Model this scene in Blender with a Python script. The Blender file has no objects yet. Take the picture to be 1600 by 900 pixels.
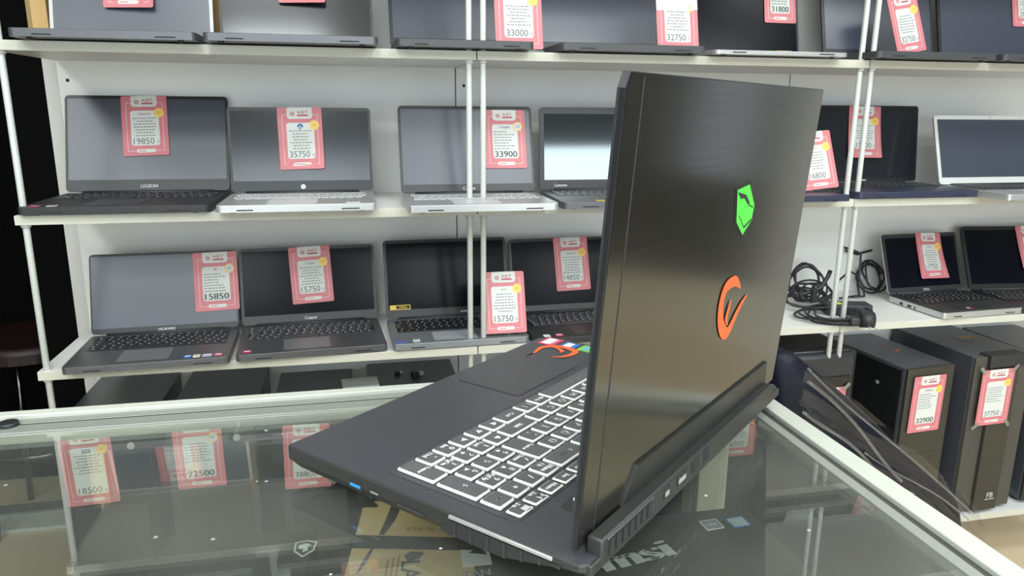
import bpy, bmesh, math, random
from mathutils import Matrix, Vector
random.seed(7)
R = math.radians
SC = bpy.context.scene
COL = SC.collection

# ------------------------------------------------------------------ camera
EYE = 1.35                       # eye height; the counter glass lies .281 below it
FPX, TILT, YAW, ROLL = 1163.2, 13.4506, -12.1975, 0.4074
_t, _y, _r = R(TILT), R(YAW), R(ROLL)
FW = Vector((-math.sin(_y)*math.cos(_t), math.cos(_y)*math.cos(_t), -math.sin(_t)))
RT0 = Vector((math.cos(_y), math.sin(_y), 0)); UP0 = RT0.cross(FW)
RT = RT0*math.cos(_r) + UP0*math.sin(_r); UP = UP0*math.cos(_r) - RT0*math.sin(_r)
EYEP = Vector((0, 0, EYE))
cd = bpy.data.cameras.new('camera'); cam = bpy.data.objects.new('camera', cd); COL.objects.link(cam)
cd.sensor_width = 36; cd.lens = FPX/1600*36; cd.clip_start = .01; cd.clip_end = 50
cam.matrix_world = Matrix(((RT.x, UP.x, -FW.x, 0), (RT.y, UP.y, -FW.y, 0), (RT.z, UP.z, -FW.z, EYE), (0, 0, 0, 1)))
SC.camera = cam
# ------------------------------------------------------------------ view, world
SC.view_settings.view_transform = 'Standard'; SC.view_settings.look = 'None'
SC.view_settings.gamma = 1; SC.view_settings.use_curve_mapping = False
SC.view_settings.exposure = 0.65
w = bpy.data.worlds.new('world'); SC.world = w; w.use_nodes = True
w.node_tree.nodes['Background'].inputs[0].default_value = (.75, .8, .85, 1)
w.node_tree.nodes['Background'].inputs[1].default_value = .12
PANEL_POWER = 11.0                # ceiling panels (emission strength)

# ------------------------------------------------------------------ measuring helpers (real planes only)
def ray(x, y): return FW + RT*((x-800)/FPX) - UP*((y-450)/FPX)
def on_z(x, y, z): r = ray(x, y); return EYEP + r*((z-EYE)/r.z)
def on_y(x, y, Y): r = ray(x, y); return EYEP + r*(Y/r.y)
def in_frame(x, y, M):           # pixel -> local xy on the z=0 plane of frame M
    N = M.to_3x3().col[2]; O = M.translation; r = ray(x, y)
    p = EYEP + r*((O-EYEP).dot(N)/r.dot(N)); return M.inverted() @ p

# ------------------------------------------------------------------ materials
MATS = {}
def mat(name, col, rough=.5, metal=0, bump=0, bscale=60, spec=.5, coat=0, emit=0, var=0, aniso=0, vscale=12):
    if name in MATS: return MATS[name]
    m = bpy.data.materials.new(name); m.use_nodes = True; nt = m.node_tree; b = nt.nodes['Principled BSDF']
    b.inputs['Base Color'].default_value = (*col, 1); b.inputs['Roughness'].default_value = rough
    b.inputs['Metallic'].default_value = metal; b.inputs['Specular IOR Level'].default_value = spec
    b.inputs['Coat Weight'].default_value = coat; b.inputs['Coat Roughness'].default_value = .08
    if aniso: b.inputs['Anisotropic'].default_value = aniso
    if emit:
        b.inputs['Emission Color'].default_value = (*col, 1); b.inputs['Emission Strength'].default_value = emit
    tc = nt.nodes.new('ShaderNodeTexCoord')
    if bump:
        n = nt.nodes.new('ShaderNodeTexNoise'); n.inputs['Scale'].default_value = bscale; n.inputs['Detail'].default_value = 4
        nt.links.new(tc.outputs['Object'], n.inputs['Vector'])
        bp = nt.nodes.new('ShaderNodeBump'); bp.inputs['Strength'].default_value = bump; bp.inputs['Distance'].default_value = .002
        nt.links.new(n.outputs['Fac'], bp.inputs['Height']); nt.links.new(bp.outputs['Normal'], b.inputs['Normal'])
    if var:
        n = nt.nodes.new('ShaderNodeTexNoise'); n.inputs['Scale'].default_value = vscale; n.inputs['Detail'].default_value = 5
        nt.links.new(tc.outputs['Object'], n.inputs['Vector'])
        mx = nt.nodes.new('ShaderNodeMix'); mx.data_type = 'RGBA'
        mx.inputs[6].default_value = (*[c*(1-var) for c in col], 1); mx.inputs[7].default_value = (*[min(1, c*(1+var)) for c in col], 1)
        nt.links.new(n.outputs['Fac'], mx.inputs[0]); nt.links.new(mx.outputs[2], b.inputs['Base Color'])
    MATS[name] = m; return m

def glass_mat(name, tint, base=.04, dust=.03, specks=True, rough=0.0):
    if name in MATS: return MATS[name]
    m = bpy.data.materials.new(name); m.use_nodes = True; nt = m.node_tree; nt.nodes.clear()
    N = nt.nodes.new; L = nt.links.new
    out = N('ShaderNodeOutputMaterial'); tr = N('ShaderNodeBsdfTransparent'); tr.inputs[0].default_value = (*tint, 1)
    gl = N('ShaderNodeBsdfGlossy'); gl.inputs[0].default_value = (1, 1, 1, 1); gl.inputs['Roughness'].default_value = rough
    lw = N('ShaderNodeLayerWeight'); lw.inputs[0].default_value = .5
    pw = N('ShaderNodeMath'); pw.operation = 'POWER'; pw.inputs[1].default_value = 5; L(lw.outputs['Facing'], pw.inputs[0])
    ma = N('ShaderNodeMath'); ma.operation = 'MULTIPLY_ADD'; ma.inputs[1].default_value = 1-base; ma.inputs[2].default_value = base; L(pw.outputs[0], ma.inputs[0])
    mx = N('ShaderNodeMixShader'); L(ma.outputs[0], mx.inputs[0]); L(tr.outputs[0], mx.inputs[1]); L(gl.outputs[0], mx.inputs[2])
    df = N('ShaderNodeBsdfDiffuse'); df.inputs[0].default_value = (.75, .78, .74, 1)
    m2 = N('ShaderNodeMixShader'); tc = N('ShaderNodeTexCoord')
    ns = N('ShaderNodeTexNoise'); ns.inputs['Scale'].default_value = 9; ns.inputs['Detail'].default_value = 6; L(tc.outputs['Object'], ns.inputs['Vector'])
    sm = N('ShaderNodeMath'); sm.operation = 'MULTIPLY'; sm.inputs[1].default_value = dust*2; L(ns.outputs['Fac'], sm.inputs[0])
    last = sm.outputs[0]
    if specks:
        vo = N('ShaderNodeTexVoronoi'); vo.inputs['Scale'].default_value = 38; L(tc.outputs['Object'], vo.inputs['Vector'])
        lt = N('ShaderNodeMath'); lt.operation = 'LESS_THAN'; lt.inputs[1].default_value = .055; L(vo.outputs['Distance'], lt.inputs[0])
        wn = N('ShaderNodeTexWhiteNoise'); L(vo.outputs['Position'], wn.inputs['Vector'])
        gt = N('ShaderNodeMath'); gt.operation = 'GREATER_THAN'; gt.inputs[1].default_value = .75; L(wn.outputs['Value'], gt.inputs[0])
        mu = N('ShaderNodeMath'); mu.operation = 'MULTIPLY'; L(lt.outputs[0], mu.inputs[0]); L(gt.outputs[0], mu.inputs[1])
        m5 = N('ShaderNodeMath'); m5.operation = 'MULTIPLY'; m5.inputs[1].default_value = .6; L(mu.outputs[0], m5.inputs[0])
        ad = N('ShaderNodeMath'); ad.operation = 'ADD'; L(m5.outputs[0], ad.inputs[0]); L(last, ad.inputs[1]); last = ad.outputs[0]
    L(last, m2.inputs[0]); L(mx.outputs[0], m2.inputs[1]); L(df.outputs[0], m2.inputs[2]); L(m2.outputs[0], out.inputs[0])
    MATS[name] = m; return m

WHITE = mat('white_laminate', (.80, .80, .78), .35, bump=.05, bscale=200)
EDGE = mat('cream_edge_band', (.58, .57, .49), .4)
BACKP = mat('white_back_panel', (.82, .82, .80), .5, var=.02, vscale=3)
POST = mat('white_painted_tube', (.60, .62, .60), .3)
SEAM = mat('dark_gap', (.02, .02, .02), .8)
FLOORM = mat('beige_floor_tile', (.62, .50, .34), .35, var=.08, vscale=2)
CEIL = mat('white_ceiling', (.8, .8, .78), .8, bump=.1, bscale=30)
TANW = mat('olive_grey_wall_paint', (.045, .044, .041), .8, bump=.1, bscale=40)
TANL = mat('tan_wood_wainscot', (.72, .66, .52), .6, var=.1, vscale=4)
SLATE = mat('slate_wall_paint', (.10, .11, .13), .8, bump=.1, bscale=40)
BLACKW = mat('black_wall_paint', (.0018, .0018, .0018), .9, spec=.08)  # near-black colour paints in the darkness of the room at left
ALU = mat('white_powder_aluminium', (.48, .50, .45), .35)
ALUG = mat('satin_aluminium', (.40, .42, .39), .35, metal=.5)
GROOVE = mat('rubber_gasket', (.05, .05, .045), .6)
GLASS = glass_mat('dusty_counter_glass', (.86, .89, .86), base=.13, dust=.03)
GLASSV = glass_mat('clear_side_glass', (.93, .95, .93), dust=.01, specks=False)
K_BLACK = mat('black_plastic', (.018, .019, .022), .35, bump=.05, bscale=300)
K_MATTE = mat('matte_black_plastic', (.028, .029, .031), .5, bump=.08, bscale=400)
K_DARK = mat('charcoal_plastic', (.06, .062, .068), .42, bump=.05, bscale=300)
K_GREY = mat('dark_grey_metal', (.12, .12, .13), .35, metal=.5)
K_SILV = mat('silver_aluminium', (.55, .56, .57), .35, metal=.55)
K_LIGHT = mat('light_grey_keys', (.55, .56, .57), .5)
K_SCREEN = mat('lcd_panel', (.014, .017, .022), .14, spec=.8)
K_MIRR = mat('glossy_mirror_like_lcd', (.20, .22, .22), .06, metal=1)
K_SCREENB = mat('glossy_lcd_panel', (.005, .006, .010), .18, spec=.10)
K_SCREENL = mat('washed_out_lcd_panel', (.050, .058, .085), .3, spec=.8)  # paler blue base colour paints in the ceiling glare on these screens
LOGOW = mat('silver_print', (.75, .76, .77), .4)
PINK = mat('coral_pink_card', (.62, .19, .215), .45)
PAPER = mat('white_card_print', (.66, .68, .65), .5)
DRED = mat('crimson_print', (.45, .05, .10), .5)
INK = mat('grey_ink', (.22, .24, .24), .6)
INKB = mat('dark_ink', (.10, .12, .12), .6)
BLUEI = mat('blue_ink', (.03, .14, .40), .5)
REDI = mat('red_ink', (.5, .06, .09), .5)
GREENI = mat('lime_ink', (.30, .62, .12), .5)
YEL = mat('yellow_seal_print', (.85, .58, .13), .45)
CREAM = mat('cream_seal_print', (.80, .74, .52), .45)
CARDB = mat('brown_cardboard', (.72, .52, .27), .75, var=.06, vscale=20, bump=.1)
KRAFT = mat('kraft_cardboard_side', (.33, .22, .10), .8, var=.08)
WOOD = mat('light_cardboard', (.62, .40, .17), .7, var=.06)
S_RED = mat('red_sticker', (.55, .03, .10), .3); S_BLUE = mat('blue_sticker', (.03, .18, .62), .3)
S_GRN = mat('green_sticker', (.25, .55, .05), .3); S_TEAL = mat('teal_sticker', (.15, .45, .40), .3)
S_WHT = mat('white_sticker', (.82, .83, .84), .35); S_YEL = mat('yellow_sticker', (.75, .52, .04), .35)
TAPE = glass_mat('clear_tape', (.72, .70, .62), base=.06, dust=.2, specks=False, rough=.3)

# ------------------------------------------------------------------ mesh builder
_tcache = {}
def text_geo(s):
    if s in _tcache: return _tcache[s]
    cu = bpy.data.curves.new('t', 'FONT'); cu.body = s; cu.size = 1; cu.resolution_u = 3
    o = bpy.data.objects.new('t', cu); COL.objects.link(o)
    dg = bpy.context.evaluated_depsgraph_get(); dg.update(); me = o.evaluated_get(dg).to_mesh()
    vs = [v.co.copy() for v in me.vertices]; fs = [tuple(p.vertices) for p in me.polygons]
    o.evaluated_get(dg).to_mesh_clear(); bpy.data.objects.remove(o); bpy.data.curves.remove(cu)
    if vs:
        x0 = min(v.x for v in vs); x1 = max(v.x for v in vs); y0 = min(v.y for v in vs); y1 = max(v.y for v in vs)
        vs = [Vector((v.x-(x0+x1)/2, v.y-(y0+y1)/2, 0)) for v in vs]; wd, ht = x1-x0, y1-y0
    else: wd = ht = 1
    _tcache[s] = (vs, fs, wd, ht); return _tcache[s]

def T(x, y, z): return Matrix.Translation((x, y, z))
def RZ(d): return Matrix.Rotation(R(d), 4, 'Z')
def RX(d): return Matrix.Rotation(R(d), 4, 'X')
def RY(d): return Matrix.Rotation(R(d), 4, 'Y')

class MB:
    def __init__(s, M=None): s.bm = bmesh.new(); s.mats = []; s.M = M or Matrix()
    def mi(s, m):
        if m not in s.mats: s.mats.append(m)
        return s.mats.index(m)
    def face(s, pts, m, M=None):
        M = s.M @ M if M else s.M
        vs = [s.bm.verts.new(M @ Vector(p)) for p in pts]
        try: f = s.bm.faces.new(vs)
        except ValueError: return
        f.material_index = s.mi(m); return f
    def box(s, x0, x1, y0, y1, z0, z1, m, bev=0, M=None, seg=2):
        M = s.M @ M if M else s.M
        P = [Vector(p) for p in ((x0,y0,z0),(x1,y0,z0),(x1,y1,z0),(x0,y1,z0),(x0,y0,z1),(x1,y0,z1),(x1,y1,z1),(x0,y1,z1))]
        vs = [s.bm.verts.new(M @ p) for p in P]
        fs = [s.bm.faces.new([vs[i] for i in q]) for q in ((3,2,1,0),(4,5,6,7),(0,1,5,4),(1,2,6,5),(2,3,7,6),(3,0,4,7))]
        k = s.mi(m)
        for f in fs: f.material_index = k
        if bev:
            es = list({e for f in fs for e in f.edges})
            r = bmesh.ops.bevel(s.bm, geom=es, offset=bev, segments=seg, profile=.5, affect='EDGES')
            for f in r['faces']: f.material_index = k; f.smooth = True
        return fs
    def prism(s, pts, z0, z1, m, M=None, bev=0):
        M = s.M @ M if M else s.M; k = s.mi(m); n = len(pts)
        a = [s.bm.verts.new(M @ Vector((x, y, z0))) for x, y in pts]; b = [s.bm.verts.new(M @ Vector((x, y, z1))) for x, y in pts]
        fs = [s.bm.faces.new(a[::-1]), s.bm.faces.new(b)] + [s.bm.faces.new((a[i], a[(i+1) % n], b[(i+1) % n], b[i])) for i in range(n)]
        for f in fs: f.material_index = k
        if bev:
            r = bmesh.ops.bevel(s.bm, geom=list(fs[1].edges), offset=bev, segments=2, profile=.5, affect='EDGES')
            for f in r['faces']: f.material_index = k; f.smooth = True
    def flat(s, pts, z, m, M=None):
        return s.face([(x, y, z) for x, y in pts], m, M)
    def cyl(s, p0, p1, r, m, seg=12, r1=None, M=None, caps=True):
        M = s.M @ M if M else s.M; p0 = M @ Vector(p0); p1 = M @ Vector(p1); d = (p1-p0).normalized()
        u = d.orthogonal().normalized(); v = d.cross(u); k = s.mi(m); r1 = r if r1 is None else r1
        A = [s.bm.verts.new(p0+(u*math.cos(2*math.pi*i/seg)+v*math.sin(2*math.pi*i/seg))*r) for i in range(seg)]
        B = [s.bm.verts.new(p1+(u*math.cos(2*math.pi*i/seg)+v*math.sin(2*math.pi*i/seg))*r1) for i in range(seg)]
        for i in range(seg):
            f = s.bm.faces.new((A[i], A[(i+1) % seg], B[(i+1) % seg], B[i])); f.smooth = True; f.material_index = k
        if caps:
            f = s.bm.faces.new(A[::-1]); f.material_index = k; f = s.bm.faces.new(B); f.material_index = k
    def tube(s, pts, r, m, seg=8):
        pts = [s.M @ Vector(p) for p in pts]; k = s.mi(m); rings = []; u = None
        for i, p in enumerate(pts):
            d = (pts[min(i+1, len(pts)-1)]-pts[max(i-1, 0)])
            if d.length < 1e-9: continue
            d.normalize()
            u = d.orthogonal().normalized() if u is None else (u-d*u.dot(d)).normalized()
            v = d.cross(u)
            rings.append([s.bm.verts.new(p+(u*math.cos(2*math.pi*j/seg)+v*math.sin(2*math.pi*j/seg))*r) for j in range(seg)])
        for a, b in zip(rings, rings[1:]):
            for j in range(seg):
                f = s.bm.faces.new((a[j], a[(j+1) % seg], b[(j+1) % seg], b[j])); f.smooth = True; f.material_index = k
        for q in (rings[0][::-1], rings[-1]):
            f = s.bm.faces.new(q); f.material_index = k
    def text(s, t, h, x, y, z, m, M=None, rot=0, wmax=None, align='c', sx=1, bold=0):
        vs, fs, wd, ht = text_geo(t); k = s.mi(m); sc = h/.7
        fx = sc*sx
        if wmax and wd*fx > wmax: fx = wmax/wd
        if wmax and wmax < 0: fx = -wmax/wd
        off = 0 if align == 'c' else (wd*fx/2 if align == 'l' else -wd*fx/2)
        M = (s.M @ M if M else s.M) @ T(x, y, z) @ RZ(rot)
        for bx in ([0] if not bold else [-bold, 0, bold]):
            V = [s.bm.verts.new(M @ Vector((v.x*fx+off+bx, v.y*sc, abs(bx)*.02))) for v in vs]
            for f in fs:
                try: q = s.bm.faces.new([V[i] for i in f]); q.material_index = k
                except ValueError: pass
    def bend(s, fn, ys, M=None):                 # cut the mesh at the given local y and bend it
        for yy in ys:
            bmesh.ops.bisect_plane(s.bm, geom=list(s.bm.verts)+list(s.bm.edges)+list(s.bm.faces), plane_co=(0, yy, 0), plane_no=(0, 1, 0))
        for v in s.bm.verts: v.co = fn(v.co)
    def build(s, name, parent=None, M=None, normals=False):
        if normals: bmesh.ops.recalc_face_normals(s.bm, faces=s.bm.faces)
        me = bpy.data.meshes.new(name); s.bm.to_mesh(me); s.bm.free()
        for m in s.mats: me.materials.append(m)
        o = bpy.data.objects.new(name, me); COL.objects.link(o)
        if parent: o.parent = parent
        if M is not None: o.matrix_local = M
        return o

def rrect(x0, x1, y0, y1, r, n=4):
    P = []
    for cx, cy, a in ((x1-r, y1-r, 0), (x0+r, y1-r, 90), (x0+r, y0+r, 180), (x1-r, y0+r, 270)):
        for i in range(n+1): P.append((cx+r*math.cos(R(a+90*i/n)), cy+r*math.sin(R(a+90*i/n))))
    return P
def circ(cx, cy, r, n=20, wob=0): return [(cx+(r+(wob if i % 2 else 0))*math.cos(2*math.pi*i/n), cy+(r+(wob if i % 2 else 0))*math.sin(2*math.pi*i/n)) for i in range(n)]

def tag_(o, label, cat, group=None):
    o['label'] = label; o['category'] = cat
    if group: o['group'] = group
    return o
def thing(name, M, label, cat, group=None):
    o = bpy.data.objects.new(name, None); o.empty_display_size = .05; COL.objects.link(o); o.matrix_world = M
    return tag_(o, label, cat, group)
def struct(o): o['kind'] = 'structure'; return o
def relto(M, parent_M): return parent_M.inverted() @ M

# ------------------------------------------------------------------ the room
Z0 = EYE
def zz(d): return Z0+d           # height given relative to the eye
XL, XR, YB, YN, CEILZ = -3.2, 3.4, 2.02, -4.2, 2.95
b = MB(); b.box(XL, XR, YN, 5.0, -.05, 0, FLOORM); struct(b.build('floor'))
b = MB(); b.box(XL, XR, YN, 5.0, CEILZ, CEILZ+.05, CEIL); struct(b.build('ceiling'))
b = MB(); b.box(-.70, XR, YB, YB+.08, 0, CEILZ, mat('wall_paint', (.6, .6, .57), .7)); struct(b.build('wall_back'))
b = MB(); b.box(XL, -.70, 4.92, 5.0, 0, CEILZ, BLACKW); struct(b.build('wall_far'))
b = MB(); b.box(-.78, -.70, YB, 4.92, 0, CEILZ, BLACKW); struct(b.build('wall_passage'))
b = MB(); b.box(XL-.08, XL, YN, 5.0, 0, CEILZ, BLACKW); struct(b.build('wall_left'))
b = MB(); b.box(XR, XR+.08, YN, YB+.08, 0, CEILZ, TANW); struct(b.build('wall_right'))
b = MB(); b.box(XL, XR, YN-.08, YN, 0, CEILZ, SLATE); struct(b.build('wall_front'))
b = MB(); b.box(XR-.03, XR, YN, YB, 0, .30, TANL); struct(b.build('trim_2'))  # unseen wainscot, its height and tan set for the lid's reflection
b = MB(); b.box(XR-.06, XR-.031, 1.50, 1.78, .85, 2.1, mat('pale_blue_wall_panel', (.66, .74, .9), .5)); struct(b.build('trim_3'))  # unseen panel added as a reflector for the lid's bluish glare
b = MB(); b.box(-2.6, 2.8, YN, YN+.03, .55, 2.35, mat('daylit_frosted_shopfront', (.82, .92, 1), .5, emit=2.4));  # unseen glowing panel added behind the camera for frontal fill and screen glare
for q in range(5): b.box(-2.62+q*1.35, -2.56+q*1.35, YN+.03, YN+.06, .55, 2.35, mat('grey_window_frame', (.2, .2, .2), .4))
struct(b.build('window_1'))
b = MB(); b.box(XL, -.70, 2.86, 2.93, 0, CEILZ, BLACKW); struct(b.build('wall_partition'))
b = MB(); b.box(XL, -.78, 2.46, 2.56, 0, .012, mat('grey_threshold', (.55, .55, .50), .4)); b.box(XL, -.78, 2.56, 2.62, 0, .02, mat('steel_strip', (.35, .36, .38), .25, metal=.7)); struct(b.build('trim_1'))

EMIT = mat('led_diffuser', (.93, 1, 1), .5, emit=PANEL_POWER)
k = 0
for yy in (-3.2, -2.1, -1.0, .1):
    for xx in (-1.8, -.4, 1.0, 2.4):
        L = thing('ceiling_light', T(xx, yy, CEILZ-.03), 'square white ceiling light panel', 'ceiling light', 'square ceiling light panels')
        b = MB(); b.box(-.31, .31, -.31, .31, 0, .029, mat('white_lamp_frame', (.8, .8, .8), .4), .004); b.build('frame', L)
        b = MB(); b.flat([(-.29, .29), (.29, .29), (.29, -.29), (-.29, -.29)], -.002, EMIT); b.build('diffuser', L)

# ------------------------------------------------------------------ shelving
YF = 1.64                         # front edge plane of the shelves
YBK = 1.975                       # back panels
S = {0: zz(.452), 1: zz(.122), 2: zz(-.211), 3: zz(-.538), 4: zz(-1.145)}
TH = .0185
UN = [(-.655, .2725, 'left'), (.2755, 1.2265, 'middle'), (1.2295, 2.20, 'right')]
SN = {0: 'above the picture, seen only mirrored in the counter glass', 1: 'topmost row', 2: 'second row from the top', 3: 'third row from the top', 4: 'lowest row, holding desktop computers'}
for ux0, ux1, un in UN:
    U = thing('shelving_unit', T((ux0+ux1)/2, YF+.17, 0), f'{un} white open shelving unit with white tube posts', 'shelving unit', 'white shelving units along the wall')
    Mi = U.matrix_world.inverted()
    for i, z in list(S.items())+[(5, zz(.78)), (6, zz(1.1))]:
        b = MB(Mi); b.box(ux0, ux1, YF, YBK, z-TH, z, WHITE)
        b.box(ux0, ux1, YF-.0012, YF, z-TH, z-.0005, EDGE)
        b.build('shelf', U)
    b = MB(Mi); b.box(ux0-.0, ux1, YBK, YBK+.018, .02, zz(1.12), BACKP)
    b.build('back_panel', U)
    for px in (ux0+.014, ux1-.014):
        b = MB(Mi); b.cyl((px, YF+.012, 0), (px, YF+.012, zz(1.12)), .0065, POST, 12); b.build('post', U)
        b = MB(Mi)
        for i in (1, 2, 3, 4, 0): b.cyl((px, YF+.012, S[i]-TH-.006), (px, YF+.012, S[i]-TH), .0095, POST, 12)
        b.build('collar', U)
    for (sx, sy) in ((ux0+.02, zz(.06)), (ux1-.09, zz(-.05))):
        b = MB(Mi); b.cyl((sx, YBK-.001, sy), (sx, YBK+.001, sy), .004, SEAM, 8); b.build('screw_cap', U)

# ------------------------------------------------------------------ price tags
def price_tag(M, price, label, brand='', bcol=None, tl=True, seal='yellow', bendk=0, w=.100, h=.142, bold=0, strip=False, left=False, group='pink price tags'):
    """M: origin top centre, x right, y up, z toward the viewer"""
    bcol = bcol or INK
    X = w/2
    b = MB(); z = .0006
    b.prism(rrect(-X, X, -h, 0, .004), -.0004, z, PINK)
    # hairline frame
    f0, f1, g0, g1, t = -X+.010, X-.010, -h+.011, -.016, .0009
    for (a0, a1, c0, c1) in ((f0, f0+t, g0, g1), (f1-t, f1, g0, g1), (f0, f1, g0, g0+t), (f0, -w*.28, g1-t, g1), (w*.28, f1, g1-t, g1)):
        b.flat([(a0, c0), (a1, c0), (a1, c1), (a0, c1)], z+.0002, PAPER)
    # top tab with the shop mark
    r = rrect(-w*.285, w*.285, -.026, .004, .007); r = [(x, min(y, 0)) for x, y in r]
    b.flat(r, z+.0003, PAPER)
    cx, cy = -w*.16, -.0145
    for q in range(6):
        a = R(60*q+30); a2 = R(60*q+80)
        b.flat([(cx+.0012*math.cos(a), cy+.0012*math.sin(a)), (cx+.0052*math.cos(a), cy+.0052*math.sin(a)), (cx+.0052*math.cos(a2), cy+.0052*math.sin(a2))], z+.0005, DRED)
    b.text('ABT', .0068, w*.07, -.0110, z+.0005, DRED, wmax=-w*.25)
    b.flat([(-w*.04, -.0165), (w*.19, -.0165), (w*.205, -.0200), (-w*.06, -.0200)], z+.0005, DRED)
    # white panel
    b.flat(rrect(-w*.31, w*.31, -h+.024, -.035, .006), z+.0003, PAPER)
    if brand == '(m)':
        for q in range(5):
            a = R(20+35*q); b.flat([(.0, -.0435), (.0045*math.cos(a-.2), -.0435+.0045*math.sin(a-.2)), (.0045*math.cos(a+.2), -.0435+.0045*math.sin(a+.2))], z+.0005, bcol)
    elif brand == 'hp':
        b.flat(circ(0, -.0435, .0068), z+.0004, bcol); b.text('hp', .0052, 0, -.0435, z+.0006, PAPER)
    elif brand == '[]':
        b.flat([(-.009, -.048), (.009, -.048), (.009, -.039), (-.009, -.039)], z+.0004, INK); b.text('BOARD', .0035, 0, -.0425, z+.0006, PAPER, wmax=.016)
    elif brand: b.text(brand, .0062, 0, -.0425, z+.0005, bcol, wmax=.045, bold=.0001)
    # unreadable small print: dashes in word lengths
    rnd = random.Random(price+label)
    for i in range(7):
        yy = -.0535-i*.0068; ln = rnd.uniform(.55, .98)*w*.56; x = -w*.28 if left else -ln/2; e = x+ln
        while x < e:
            wl = rnd.uniform(.003, .009); b.flat([(x, yy-.0011), (min(x+wl, e), yy-.0011), (min(x+wl, e), yy+.0011), (x, yy+.0011)], z+.0005, INK); x += wl+.0016
    b.text(price, .0145, -.004 if tl else 0, -h+.0345, z+.0005, INKB, wmax=-w*.455 if tl else -w*.54, bold=bold, align='c')
    if tl: b.text('tl', .0085, w*.265, -h+.033, z+.0005, INK)
    b.flat(rrect(-w*.21, w*.21, -h+.0075, -h+.0155, .0039), z+.0004, PAPER)
    b.flat([(-w*.16, -h+.0105), (0, -h+.0105), (0, -h+.0125), (-w*.16, -h+.0125)], z+.0006, PINK)
    if strip: b.flat([(-X, -.052), (X, -.048), (X, -.022), (-X, -.026)], z+.0012, PAPER)  # white band paints blown-out glare across the card
    if bendk:
        ys = [-h*i/8 for i in range(1, 8)]
        b.bend(lambda v: Vector((v.x, v.y, v.z+bendk*((v.y/h)**2)*(1+.5*v.x/X))), ys)
    o = b.build('price_tag'); o.matrix_world = M
    s = MB(); c1 = YEL if seal == 'yellow' else CREAM
    zb = bendk*((.041/h)**2)*1.4 if bendk else 0
    s.prism(circ(w*.315, -.041, .0105, 28, .0012), z+.0007+zb, z+.0011+zb, YEL)
    if seal != 'yellow': s.flat(circ(w*.315, -.041, .0088), z+.0012+zb, PAPER)
    for dy in (.002, -.0018): s.flat([(w*.315-.005, -.041+dy-.0006), (w*.315+.005, -.041+dy-.0006), (w*.315+.005, -.041+dy+.0006), (w*.315-.005, -.041+dy+.0006)], z+.0014+zb, mat('seal_print', (.55, .33, .06), .5) if seal == 'yellow' else BLUEI)
    s.build('seal', o)
    return tag_(o, label, 'price tag', group)

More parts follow.
